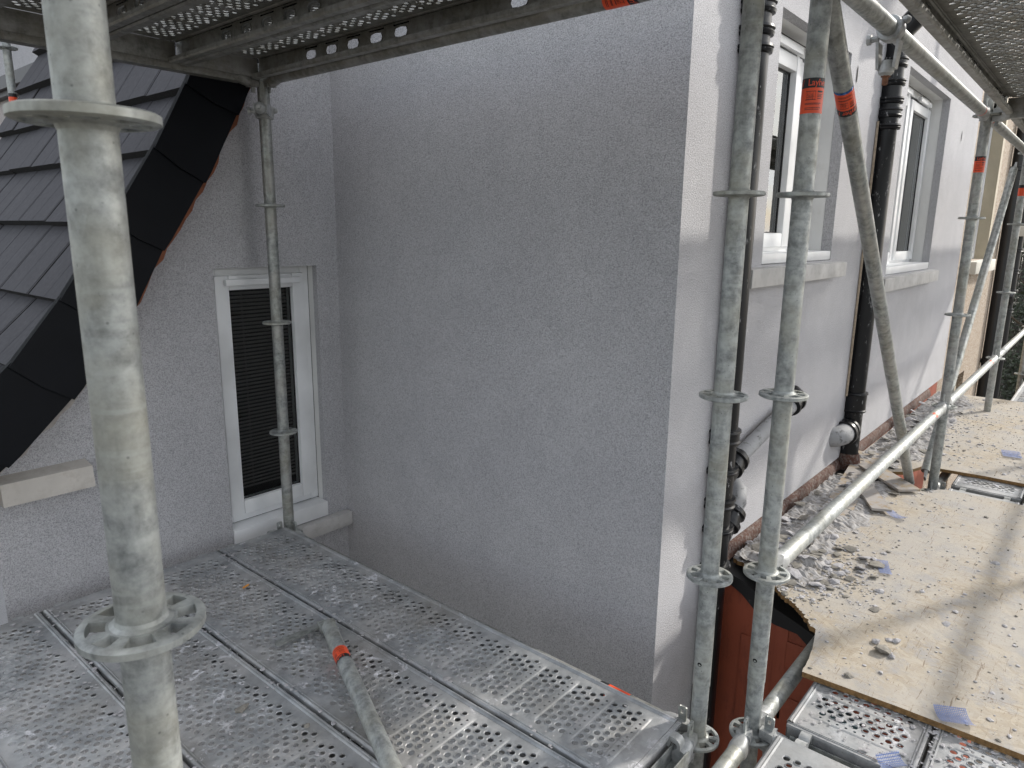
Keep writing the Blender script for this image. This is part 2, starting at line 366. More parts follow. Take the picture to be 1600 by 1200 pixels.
# return wall and facade strip below the coat level near the corner
wl.add([(XR, YF, -2.9), (XR, YW + 6, -2.9), (XR, YW + 6, 4.2), (XR, YF, 4.2), (XR, YF, .125)], [(0, 1, 2, 3, 4)])
wl.add([(XR, YF, -2.9), (2.60, YF, -2.9), (2.60, YF, .125), (XR, YF, .125)], [(0, 1, 2, 3)])
house_wall = wl.build('wall', 'render', house, smooth=0, fix=False)
# gable wall of the side wing, top follows the roof slope
I = [(.34, .56), (.54, .72), (.745, .91), (.925, 1.13), (1.12, 1.41), (1.303, 1.685), (1.445, 1.935), (1.575, 2.2), (1.70, 2.45), (1.83, 2.71), (1.96, 2.97), (2.09, 3.23)]
O = [(.44, .44), (.66, .60), (.885, .805), (1.08, 1.05), (1.255, 1.335), (1.44, 1.60), (1.60, 1.876), (1.73, 2.13), (1.86, 2.38), (1.99, 2.64), (2.12, 2.90), (2.25, 3.16)]
def curve_z(pts, x):
    for (a, b), (c, d) in zip(pts, pts[1:]):
        if a <= x <= c: return b + (d - b) * (x - a) / (c - a)
    return pts[0][1] if x < pts[0][0] else pts[-1][1]
mid = [((a[0] + 2 * b[0]) / 3, (a[1] + 2 * b[1]) / 3) for a, b in zip(I, O)]
gw = MB(); xs = sorted(set([.60, W3[0], W3[1], XR] + [.6 + .05 * i for i in range(1, 31) if .6 + .05 * i < XR]))
for x0, x1 in zip(xs, xs[1:]):
    t0, t1 = curve_z(mid, x0), curve_z(mid, x1)
    if W3[0] <= x0 and x1 <= W3[1] + 1e-6:
        gw.add([(x0, YW, -2.9), (x1, YW, -2.9), (x1, YW, W3[2]), (x0, YW, W3[2])], [(0, 1, 2, 3)]); b = W3[3]
    else: b = -2.9
    gw.add([(x0, YW, b), (x1, YW, b), (x1, YW, t1), (x0, YW, t0)], [(0, 1, 2, 3)])
a, b, c, d = W3
for p, q in (((a, c), (a, d)), ((a, d), (b, d)), ((b, d), (b, c)), ((b, c), (a, c))):
    gw.add([(p[0], YW, p[1]), (q[0], YW, q[1]), (q[0], YW + .035, q[1]), (p[0], YW + .035, p[1])], [(0, 1, 2, 3)])
gw.add([(.60, YW, -2.9), (.60, YW, curve_z(mid, .6)), (.60, 5.4, curve_z(mid, .6)), (.60, 5.4, -2.9)], [(0, 1, 2, 3)])
gw.build('gable_wall', 'render', house, smooth=0, fix=False)
# closing faces of the building body (back, far end, top) so that rooms stay dark
bk = MB()
bk.add([(XR + .02, YF + .02, 4.2), (XE, YF + .02, 4.2), (XE, 9, 4.2), (XR + .02, 9, 4.2)], [(0, 1, 2, 3)])
bk.add([(XR + .02, 9, -2.9), (XE, 9, -2.9), (XE, 9, 4.2), (XR + .02, 9, 4.2)], [(0, 1, 2, 3)])
bk.add([(XE, YF + .3, -2.9), (XE, 9, -2.9), (XE, 9, 4.2), (XE, YF + .3, 4.2)], [(0, 1, 2, 3)])
bk.build('rear_wall', 'room', house, smooth=0, fix=False)
rm = MB()    # room behind each window: back wall, floor, ceiling
for (x0, x1, z0, z1, y0) in ((2.3, 4.5, .2, 2.9, YF + .30), (4.55, 7.2, .2, 2.9, YF + .30)):
    rm.add([(x0, y0, z0), (x1, y0, z0), (x1, y0 + 2.4, z0), (x0, y0 + 2.4, z0), (x0, y0, z1), (x1, y0, z1), (x1, y0 + 2.4, z1), (x0, y0 + 2.4, z1)],
           [(0, 1, 2, 3), (4, 5, 6, 7), (3, 2, 6, 7), (0, 3, 7, 4), (1, 2, 6, 5)])
rm.add([(1.36, YW + .2, -.4), (2.1, YW + .2, -.4), (2.1, YW + 2.2, -.4), (1.36, YW + 2.2, -.4), (1.36, YW + .2, 1.5), (2.1, YW + .2, 1.5), (2.1, YW + 2.2, 1.5), (1.36, YW + 2.2, 1.5)],
       [(0, 1, 2, 3), (4, 5, 6, 7), (3, 2, 6, 7), (0, 3, 7, 4), (1, 2, 6, 5)])
rm.build('room_lining', 'room', house, smooth=0, fix=False)
# red painted masonry below the coat, terracotta upstand along its foot
rw = MB(); rw.add([(2.60, YF + .03, -2.9), (XE, YF + .03, -2.9), (XE, YF + .03, .16), (2.60, YF + .03, .16)], [(0, 1, 2, 3)])
rw.build('lower_wall', 'red', house, smooth=0, fix=False)
up = MB(); n = 40
for i in range(n):
    x0 = 2.56 + (6.9 - 2.56) * i / n; x1 = 2.56 + (6.9 - 2.56) * (i + 1) / n
    k0 = .5 + .5 * math.sin(i * 2.3 + math.sin(i * 5.1)); k1 = .5 + .5 * math.sin((i + 1) * 2.3 + math.sin((i + 1) * 5.1))
    pr = lambda x, k: [(x, YF + .028, .122), (x, YF - .003 - .005 * k, .104 + .01 * k), (x, YF - .010 - .008 * k, .088), (x, YF - .018 - .006 * k, .06), (x, YF + .028, .05)]
    up.add(pr(x0, k0) + pr(x1, k1), [(j, j + 1, 5 + j + 1, 5 + j) for j in range(4)])
up.build('upstand', 'upstand', house, smooth=60, fix=False)
# seams and small scars in the coat
for (x, z, w, h) in ((3.83, 2.16, .012, .10), (6.75, 2.18, .016, .10)):
    sc = MB(); pts = [(x + w * math.cos(t) * (.6 + .4 * random.random()), YF - .0025, z + h / 2 * math.sin(t) * (.7 + .3 * random.random())) for t in [2 * math.pi * i / 14 for i in range(14)]]
    sc.add(pts, [tuple(range(14))]); sc.build('render_scar', 'dark', house, smooth=0)

# -------- windows of the grey house
def frame_mb(mb, x0, x1, z0, z1, y0, y1, t, bev=.004, tb=None):
    tb = tb or t
    mb.box(x0, x0 + t, y0, y1, z0, z1, bev=bev); mb.box(x1 - t, x1, y0, y1, z0, z1, bev=bev)
    mb.box(x0 + t, x1 - t, y0 + .001, y1 - .001, z0, z0 + tb, bev=bev); mb.box(x0 + t, x1 - t, y0 + .001, y1 - .001, z1 - t, z1, bev=bev)
def pane(name, x0, x1, z0, z1, y, mat, par):
    m = MB(); m.box(x0, x1, y, y + .006, z0, z1); return m.build(name, mat, par, smooth=0)
def casement(win, x0, x1, z0, z1, y, glassmat, t=.062, vent=None, proud=.018):
    s = MB(); frame_mb(s, x0, x1, z0, z1, y - proud, y + .045, t, .007); s.build('sash', 'upvc', win, smooth=30)
    k = MB(); frame_mb(k, x0 + t - .002, x1 - t + .002, z0 + t - .002, z1 - t + .002, y + .004, y + .012, .007, 0); k.build('gasket', 'gasket', win, smooth=0)
    pane('pane', x0 + t + .002, x1 - t - .002, z0 + t + .002, z1 - t - .002, y + .008, glassmat, win)
    if vent:
        v = MB(); v.box(vent[0], vent[1], y - proud - .022, y - proud - .001, z1 + .004, z1 + .034, bev=.004); v.build('trickle_vent', 'upvc', win, smooth=30)
yf = YF + .13
# window 1
w = MB(); frame_mb(w, W1[0], W1[1], W1[2] + .03, W1[3] - .0, yf, yf + .06, .05, .005, .05); w.box(3.375, 3.415, yf, yf + .06, W1[2] + .08, W1[3] - .05, bev=.004)
win1 = w.build('window', 'upvc', house, smooth=30); win1['label'] = 'white casement window with patterned glass nearest the house corner'
casement(win1, 2.85, 3.39, 1.35, 2.165, yf, 'glass', vent=(2.94, 3.33), proud=.024)
casement(win1, 3.40, 3.70, 1.35, 2.165, yf, 'glass_obscure', vent=None, proud=.01)
l = MB(); l.box(W1[0] + .002, W1[1] - .002, YF + .051, yf - .001, W1[3] + .0, W1[3] + .012); l.box(W1[1] + .0, W1[1] + .012, YF + .051, yf - .001, W1[2], W1[3]); l.box(W1[0] - .012, W1[0], YF + .051, yf - .001, W1[2], W1[3])
l.build('reveal_lining', 'liner', win1, smooth=0)
l = MB(); l.box(W1[0] + .004, W1[1] - .004, YF + .0, yf + .02, W1[2] + .002, W1[2] + .045, bev=.006); l.build('cill', 'upvc', win1, smooth=30)
l = MB(); l.box(2.60, 3.80, YF - .06, YF + .06, 1.205, 1.277, bev=.006); l.build('sill', 'concrete', win1, smooth=30)
# window 2
w = MB(); frame_mb(w, W2[0], W2[1], W2[2] + .03, W2[3], yf, yf + .06, .05, .005); w.box(5.47, 5.53, yf - .002, yf + .06, W2[2] + .08, W2[3] - .05, bev=.004)
win2 = w.build('window', 'upvc', house, smooth=30); win2['label'] = 'white casement window beyond the plastered soil pipe'
casement(win2, 4.90, 5.475, 1.235, 2.30, yf, 'glass', vent=(5.1, 5.42))
casement(win2, 5.525, 6.125, 1.235, 2.30, yf, 'glass', vent=(5.68, 6.02))
l = MB(); l.box(W2[0], W2[1], YF + .051, yf - .001, W2[3], W2[3] + .012); l.box(W2[1], W2[1] + .012, YF + .051, yf - .001, W2[2], W2[3]); l.box(W2[0] - .012, W2[0], YF + .051, yf - .001, W2[2], W2[3])
l.build('reveal_lining', 'liner', win2, smooth=0)
l = MB(); l.box(W2[0] + .004, W2[1] - .004, YF + .0, yf + .02, W2[2] + .002, W2[2] + .05, bev=.006); l.build('cill', 'upvc', win2, smooth=30)
l = MB(); l.box(4.62, 6.24, YF - .06, YF + .06, 1.075, 1.157, bev=.006); l.build('sill', 'concrete', win2, smooth=30)
cu = MB()
for i in range(34):
    x0 = 5.56 + i * .016; x1 = x0 + .016; a0 = .012 * math.sin(i * 1.1); a1 = .012 * math.sin((i + 1) * 1.1)
    cu.add([(x0, yf + .14 + a0, 1.25), (x1, yf + .14 + a1, 1.25), (x1, yf + .14 + a1, 2.3), (x0, yf + .14 + a0, 2.3)], [(0, 1, 2, 3)])
cu.build('curtain', simple('grey_curtain', (.30, .30, .31), .9, .1), win2, smooth=60, fix=False)
# window 3 (narrow, in the gable wall)
y3 = YW + .075; w = MB(); frame_mb(w, W3[0], W3[1], .045, W3[3], y3, y3 + .06, .045, .005)
win3 = w.build('window', 'upvc', house, smooth=30); win3['label'] = 'narrow white window with a closed dark blind'
s = MB(); frame_mb(s, 1.515, 1.965, .08, 1.20, y3 - .018, y3 + .045, .066, .007); s.build('sash', 'upvc', win3, smooth=30)
k = MB(); frame_mb(k, 1.579, 1.901, .144, 1.136, y3 + .006, y3 + .012, .006, 0); k.build('gasket', 'gasket', win3, smooth=0)
pane('pane', 1.583, 1.897, .148, 1.132, y3 + .008, 'glass_dark', win3)
v = MB(); v.box(1.555, 1.93, y3 - .042, y3 - .019, 1.155, 1.183, bev=.004); v.build('trickle_vent', 'upvc', win3, smooth=30)
l = MB(); l.box(W3[0], W3[1], YW + .036, y3 - .001, W3[3], W3[3] + .01); l.box(W3[1], W3[1] + .01, YW + .036, y3 - .001, -.036, W3[3]); l.box(W3[0] - .01, W3[0], YW + .036, y3 - .001, -.036, W3[3])
l.build('reveal_lining', 'liner', win3, smooth=0)
l = MB(); l.box(W3[0] + .003, W3[1] - .003, YW - .012, y3 + .01, -.034, .043, bev=.006); l.build('cill', 'upvc', win3, smooth=30)
l = MB(); l.box(1.44, 2.117, YW - .05, YW + .05, -.112, -.040, bev=.008); l.build('sill', 'concrete', win3, smooth=30)
sl = MB(); sl.add([(1.575, y3 + .040, .010), (1.905, y3 + .040, .010), (1.905, y3 + .048, -.003), (1.575, y3 + .048, -.003)], [(0, 1, 2, 3)])
sm = sl.mesh('blind_slat', 'slat', 0, ORG[win3.name])
for i in range(54):
    o = bpy.data.objects.new('blind_slat', sm); COL.objects.link(o); o.parent = win3; o.location = (0, 0, .185 + i * .0178)
for x in (1.66, 1.665):
    c = MB(); c.tube((x, y3 + .034, .2), (x, y3 + .034, 1.14), .0008, 6); c.build('blind_cord', 'slat', win3)
# kneeler stone under the verge
l = MB(); l.prism([(.62, YW + .02, .535), (.62, YW - .075, .52), (.62, YW - .085, .44), (.62, YW + .02, .44)], (.295, 0, .0), 0); l.build('kneeler', 'corbel', house, smooth=0)

# -------- roof of the side wing: each tile and verge cap its own piece
rf = MB(); Y0, Y1 = 2.855, 5.35
for (p, q) in zip(I, I[1:]): rf.add([(p[0] + .02, Y0, p[1] - .02), (p[0] + .02, Y1, p[1] - .02), (q[0] + .02, Y1, q[1] - .02), (q[0] + .02, Y0, q[1] - .02)], [(0, 1, 2, 3)])
roof = rf.build('roof', 'dark', house, smooth=0, fix=False); roof['label'] = 'dark slate grey tiled roof with black verge caps'
TW = (Y1 - Y0 - .02) / 7
for ci, (p, q) in enumerate(zip(I[:-1], I[1:])):
    d = Vector((q[0] - p[0], 0, q[1] - p[1])); L = d.length; d.normalize(); nrm = Vector((-d.z, 0, d.x)); t = .024
    prof = [(.0, .0), (.008, 0), (.011, -.0045), (.016, -.0045), (.019, 0), (TW * .48, 0), (TW * .49, -.0012), (TW * .51, -.0012), (TW * .52, 0), (TW - .004, 0)]
    m = MB(); base = Vector((p[0], 0, p[1])); vs_ = []
    for (yy, dz) in prof:
        a = base - d * .012 + nrm * (.046 + dz); b2 = base + d * (L + .03) + nrm * (.004 + dz); c2 = base - d * .012 + nrm * .004
        vs_ += [(a.x, yy, a.z), (b2.x, yy, b2.z), (c2.x, yy, c2.z)]
    for j in range(len(prof) - 1):
        m.add([vs_[3 * j], vs_[3 * j + 3], vs_[3 * j + 4], vs_[3 * j + 1]], [(0, 1, 2, 3)], 0)
        m.add([vs_[3 * j + 2], vs_[3 * j + 5], vs_[3 * j + 3], vs_[3 * j]], [(0, 1, 2, 3)], 1)
    for j in (0, len(prof) - 1): m.add([vs_[3 * j], vs_[3 * j + 1], vs_[3 * j + 2]], [(0, 1, 2)], 1)
    tm = m.mesh('roof_tile', ['tile', 'tile_edge'], 0)
    for k in range(7):
        o = bpy.data.objects.new('roof_tile', tm); COL.objects.link(o); o.parent = roof
        o.location = Vector((random.uniform(-.002, .002), Y0 + .01 + k * TW, random.uniform(-.003, .003))) - ORG[roof.name]
for ci in range(len(I) - 1):
    i0, i1, o0, o1 = [Vector((a[0], 0, a[1])) for a in (I[ci], I[ci + 1], O[ci], O[ci + 1])]
    d = (i1 - i0).normalized(); nrm = Vector((-d.z, 0, d.x)); m = MB()
    lo = .018 if ci else 0
    a = i0 - d * lo + nrm * .058; b_ = i1 - d * .002 + nrm * .058; c_ = o1 - d * .012; e = o0 - d * lo - Vector((0, 0, .004))
    e1 = e + d * .05
    yb = lambda k: 2.832 - k
    # outer face leans out at its lower end so that it laps the cap below
    face = [(a.x, yb(.010), a.z), (e.x - .5 * (e.x - a.x) , yb(.012), e.z - .5 * (e.z - a.z) - .012), (e.x, yb(.010), e.z), (e1.x + .004, yb(.008), e1.z), (c_.x, yb(-.002), c_.z), (b_.x, yb(-.002), b_.z)]
    back = [(x, 2.862, z) for x, y, z in face]
    m.add(face + back, [(0, 1, 2, 3, 4, 5), (11, 10, 9, 8, 7, 6)] + [(j, (j + 1) % 6, 6 + (j + 1) % 6, 6 + j) for j in range(6)])
    # top lip over the tile edge
    m.add([(a.x, yb(.010), a.z), (b_.x, yb(-.002), b_.z), (b_.x, 2.86, b_.z), (a.x, 2.86, a.z)], [(0, 1, 2, 3)])
    m.build('verge_cap', 'verge', roof, smooth=0)
ed = MB(); prev = None
rr = random.Random(3)
dense = []
for p, q in zip(O, O[1:]):
    for i in range(7): dense.append((p[0] + (q[0] - p[0]) * i / 7, p[1] + (q[1] - p[1]) * i / 7))
for p, q in zip(dense, dense[1:]):
    dx = Vector((q[0] - p[0], 0, q[1] - p[1])).normalized(); n2 = Vector((dx.z, 0, -dx.x)); w0 = (.012 + .018 * rr.random()); w1_ = prev if prev is not None else w0
    a = Vector((p[0], 2.87, p[1])) - n2 * .02; b_ = Vector((q[0], 2.87, q[1])) - n2 * .02
    a2 = Vector((p[0], 2.86, p[1])) + n2 * w1_; b2 = Vector((q[0], 2.86, q[1])) + n2 * w0; prev = w0
    a3 = a2 + Vector((0, .07, 0)); b3 = b2 + Vector((0, .07, 0))
    ed.add([a, b_, b2, a2, a3, b3], [(0, 1, 2, 3), (3, 2, 5, 4)], 0 if p[0] > .95 else 1)
ed.build('verge_bedding', ['mortar_red', 'mortar_pale'], roof, smooth=0, fix=False)
# wing of the house behind the roof: dark gutter board along it
rb = MB(); rb.box(XR - .12, XR - .002, 5.36, 8.9, 2.45, 2.60); rb.box(XR - .16, XR - .12, 5.36, 8.9, 2.49, 2.585); rb.build('gutter_board', 'fascia', house, smooth=0)
rb = MB(); rb.box(XR - .06, XR - .003, 5.36, 8.9, 1.2, 2.449); rb.build('rear_wing_wall', 'render_base', house, smooth=0)

# ---------------------------------------------------------------- soil pipes
def collar(mb, x, y, z, r=.055, h=.05, mi=0):
    mb.lathe((x, y, z), (0, 0, 1), [(0, r), (.003, r + .010), (.012, r + .013), (.018, r + .008), (h - .016, r + .008), (h - .010, r + .014), (h - .002, r + .012), (h, r)], 28, mi)
P1 = (2.51, 1.058); p1 = thing('soil_pipe', (P1[0], P1[1], -2.9), 'black soil pipe nearest the house corner, behind the two upright poles', 'pipe', 'soil pipes on the grey wall')
m = MB(); m.tube((*P1, -2.9), (*P1, 2.6), .052); m.build('pipe', 'pipe', p1)
for z, h in ((2.13, .045), (2.06, .035), (2.005, .03), (.62, .06), (.50, .03), (.36, .045), (.26, .03), (.07, .06)):
    m = MB(); collar(m, *P1, z, .053, h); m.build('collar', 'pipe', p1)
m = MB(); m.lathe((*P1, 2.17), (0, 0, 1), [(0, .058), (.05, .062), (.06, .072), (.075, .074), (.085, .06)], 28); m.build('socket', 'pipe', p1)
def branch(par, pts, r, mat, name='branch'):
    m = MB(); m.path(pts, r, 20); return m.build(name, mat, par, smooth=50)
dirb = Vector((.86, -.03, .45)).normalized()
b0 = Vector((P1[0], P1[1], .46)); j = MB(); j.lathe(b0 + dirb * .03, dirb, [(0, .045), (.05, .045), (.055, .055), (.075, .055), (.08, .047), (.1, .047), (.105, .056), (.125, .054), (.13, .03)], 24); j.build('junction', 'pipe', p1)
branch(p1, [(2.66, 1.045, .535), (2.9, 1.045, .585), (3.24, 1.045, .645)], .032, 'pipe_grey')
branch(p1, [(3.20, 1.045, .640), (3.26, 1.045, .654), (3.30, 1.05, .667), (3.315, 1.07, .677), (3.32, 1.12, .680)], .040, 'pipe', 'elbow')
for x in (3.20, 3.26):
    m = MB(); m.lathe((x, 1.045, .640 + (x - 3.20) * .2), (.98, 0, .17), [(0, .03), (.002, .046), (.016, .048), (.018, .03)], 24); m.build('collar', 'pipe', p1)
b0 = Vector((P1[0], P1[1], .20)); dirb2 = Vector((.80, -.02, .6)).normalized()
j = MB(); j.lathe(b0 + dirb2 * .03, dirb2, [(0, .045), (.06, .045), (.065, .058), (.085, .060), (.09, .05), (.12, .05), (.125, .060), (.145, .058), (.15, .03)], 24); j.build('junction', 'pipe', p1)
branch(p1, [b0 + dirb2 * .17, b0 + dirb2 * .22, b0 + dirb2 * .26 + Vector((0, .015, .01)), b0 + dirb2 * .28 + Vector((0, .05, .02)), b0 + dirb2 * .28 + Vector((0, .12, .02))], .04, 'pipe_grey', 'elbow')
P2 = (4.345, 1.058); p2 = thing('soil_pipe', (P2[0], P2[1], -2.9), 'black ribbed soil pipe spattered with plaster, standing between the two white windows', 'pipe', 'soil pipes on the grey wall')
m = MB(); m.tube((*P2, .05), (*P2, 2.36), .055); m.build('pipe', 'pipe', p2)
branch(p2, [(*P2, 2.33), (*P2, 2.40), (P2[0] + .01, P2[1] - .03, 2.46), (P2[0] + .03, P2[1] - .10, 2.54), (P2[0] + .05, P2[1] - .2, 2.63)], .056, 'pipe', 'offset')
for z, h in ((2.27, .05), (2.18, .035), (2.09, .035), (2.02, .05), (1.96, .03)):
    m = MB(); collar(m, *P2, z, .057, h); m.build('collar', 'pipe', p2)
m = MB(); collar(m, *P2, .40, .058, .12); m.build('socket', 'pipe', p2)
j = MB(); j.lathe((P2[0] - .02, P2[1], .30), (-1, 0, -.06), [(0, .05), (.03, .056), (.035, .07), (.06, .07), (.065, .058), (.085, .058), (.09, .072), (.115, .070), (.12, .05)], 26); j.build('junction', 'pipe', p2)
branch(p2, [(P2[0] - .11, P2[1], .296), (P2[0] - .17, P2[1], .292), (P2[0] - .22, P2[1] + .015, .29), (P2[0] - .245, P2[1] + .05, .288), (P2[0] - .25, P2[1] + .12, .288)], .058, 'pipe_grey', 'elbow')
m = MB(); m.lathe((*P2, .02), (0, 0, 1), [(0, .07), (.05, .072), (.1, .068), (.13, .06)], 26); m.build('foot_sleeve', 'upstand', p2)
m = MB(); m.box(P2[0] - .082, P2[0] - .07, YF - .012, YF - .003, .5, 2.0); m.build('mortar_seam', simple('old_render_seam', (.40, .33, .25), .9, .3, 60., bump=.6), p2, smooth=0)

# ---------------------------------------------------------------- red porch below
po = thing('red_porch', (2.5, .8, -2.9), 'brick red painted porch side with a black felt roof edge below the boards', 'porch')
m = MB(); pts = [(2.62, 1.10, .03), (2.62, 1.0, .02), (2.62, .86, -.05), (2.62, .66, -.13), (2.62, .25, -.30), (2.62, .25, -2.9), (2.62, 1.10, -2.9)]
m.prism(pts, (1.9, 0, 0)); m.build('side_wall', 'red', po, smooth=0)
for (yy, zz, w_, h_) in ((.93, -.45, .06, .5), (.80, -.30, .05, .42), (.70, -.22, .16, .12), (.74, -.5, .10, .2)):
    m = MB(); m.box(2.614, 2.6185, yy - w_ / 2, yy + w_ / 2, zz - h_ / 2, zz + h_ / 2, bev=.002); m.build('paint_patch', 'red', po, smooth=30)
m = MB(); strip = []
for (y, z) in [(1.10, .05), (1.03, .052), (.97, .035), (.9, .0), (.83, -.035), (.74, -.065), (.66, -.098), (.45, -.19), (.25, -.27)]: strip.append((y, z))
for (p, q) in zip(strip, strip[1:]):
    wp = .035 + .02 * math.sin(p[0] * 23); wq = .035 + .02 * math.sin(q[0] * 23)
    m.add([(2.605, p[0], p[1]), (2.605, q[0], q[1]), (2.608, q[0], q[1] - wq - .03), (2.608, p[0], p[1] - wp - .03), (4.5, p[0], p[1] + .005), (4.5, q[0], q[1] + .005)], [(0, 1, 2, 3), (0, 4, 5, 1)])
m.build('felt_roof', 'felt', po, smooth=60, fix=False)
m = MB(); m.box(2.56, 2.68, .48, .66, -2.9, -.36, bev=.004); m.build('post', 'teal', po, smooth=30)

# ---------------------------------------------------------------- neighbour house
nb = thing('pebble_dashed_house', (XE, 1.19, -2.9), 'neighbouring house with cream pebble dashed wall beyond the grey one', 'house')
NW = (8.65, 9.75, 1.16, 2.75); ND = (8.55, 9.6, -2.9, -.12)
m = MB(); grid_wall(m, [XE + .003, 13.2], [-2.9, 4.2], [NW, ND], lambda x, d, z: (x, 1.19 + d, z), .16)
m.add([(13.2, 1.19, -2.9), (13.2, 8, -2.9), (13.2, 8, 4.2), (13.2, 1.19, 4.2)], [(0, 1, 2, 3)]); m.add([(XE, 1.19, 4.2), (13.2, 1.19, 4.2), (13.2, 8, 4.2), (XE, 8, 4.2)], [(0, 1, 2, 3)])
m.build('wall', 'pebble', nb, smooth=0, fix=False)
m = MB(); frame_mb(m, NW[0], NW[1], NW[2], NW[3], 1.28, 1.345, .07, .006); nwin = m.build('window', 'upvc', nb, smooth=30)
pane('pane', NW[0] + .07, NW[1] - .07, NW[2] + .07, NW[3] - .07, 1.31, 'glass', nwin)
m = MB(); m.box(NW[1] - .004, NW[1] + .13, 1.165, 1.34, NW[2], NW[3]); m.box(NW[0] - .02, NW[1] + .13, 1.168, 1.3, NW[3], NW[3] + .12); m.build('window_surround', 'cream', nwin, smooth=0)
m = MB(); m.box(NW[0] - .1, NW[1] + .25, 1.09, 1.3, NW[2] - .13, NW[2] - .003, bev=.008); m.build('sill', 'creamstone', nwin, smooth=30)
m = MB(); m.box(ND[0] + .002, ND[1] - .002, 1.25, 1.3, ND[2], ND[3] - .002); dr = m.build('door', 'cream', nb, smooth=0)
m = MB(); m.box(ND[0] + .1, ND[1] - .1, 1.236, 1.2495, -1.4, -.3, bev=.006); m.build('door_panel', 'cream', dr, smooth=30)
for x, r in ((10.9, .07), (12.3, .055)):
    m = MB(); m.tube((x, 1.11, -2.9), (x, 1.11, 4.1), r); pp = m.build('downpipe', 'pipe_clean', nb)
    for z in ((.9, .62, .35, 1.2) if r < .06 else (2.2, -.2)):
        m = MB(); collar(m, x, 1.11, z, r, .06); m.build('collar', 'pipe_clean', pp)
m = MB(); m.path([(12.3, 1.11, .5), (12.15, 1.09, .56), (12.05, 1.09, .6), (12.0, 1.2, .62)], .05, 16); m.build('branch', 'pipe_clean', nb)
m = MB(); m.box(11.45, 11.75, 1.07, 1.189, -.12, .25, bev=.01); m.build('meter_box', 'creamstone', nb, smooth=30)
m = MB(); m.box(11.9, 12.6, 1.02, 1.189, 1.42, 1.56, bev=.01); m.build('sill', 'creamstone', nb, smooth=30)

# ---------------------------------------------------------------- tree beyond
def tree(x, y, h, r, seed, label):
    rnd = random.Random(seed); t = thing('leafy_tree', (x, y, -2.9), label, 'tree')
    m = MB(); m.path([(x, y, -2.9), (x + .05, y, -1.5), (x - .05, y + .05, -.2), (x, y, h * .6)], [.16, .12, .09, .03], 10)
    for i in range(9):
        a = i * 2.4; z = -1.2 + i * .35; m.path([(x, y, z), (x + math.cos(a) * r * .5, y + math.sin(a) * r * .5, z + .5), (x + math.cos(a) * r * .85, y + math.sin(a) * r * .85, z + .8)], [.05, .03, .01], 6)
    m.build('trunk', 'bark', t); c = MB()
    clumps = [(rnd.gauss(0, r * .45), rnd.gauss(0, r * .45), rnd.uniform(-1.8, h)) for _ in range(130)]
    for cx, cy, cz in clumps:
        for _ in range(90):
            p = Vector((x + cx + rnd.gauss(0, .22), y + cy + rnd.gauss(0, .22), cz + rnd.gauss(0, .2)))
            u = Vector((rnd.gauss(0, 1), rnd.gauss(0, 1), rnd.gauss(0, 1))).normalized(); w = u.orthogonal().normalized(); s = rnd.uniform(.03, .06)
            c.add([p - u * s, p + w * s * .5, p + u * s, p - w * s * .5], [(0, 1, 2, 3)])
    c.build('crown', 'leaf', t, smooth=0, fix=False)
tree(17.5, .75, 2.0, 1.3, 1, 'dark green leafy tree at the far end past the cream house')
tree(20.5, -.9, 2.4, 1.7, 2, 'second leafy tree farther off at the right edge')

fe = thing('timber_fence', (23, 0, -2.9), 'dark timber board fence behind the trees at the far right', 'fence')
m = MB(); m.box(-.02, .06, 0, .17, 0, 4.6); bmh = m.mesh('fence_board', simple('weathered_fence_timber', (.06, .055, .05), .9, .3, 4.), 0)
for i in range(44):
    o = bpy.data.objects.new('fence_board', bmh); COL.objects.link(o); o.parent = fe; o.location = (0, -4 + i * .18, random.uniform(-.03, .03))
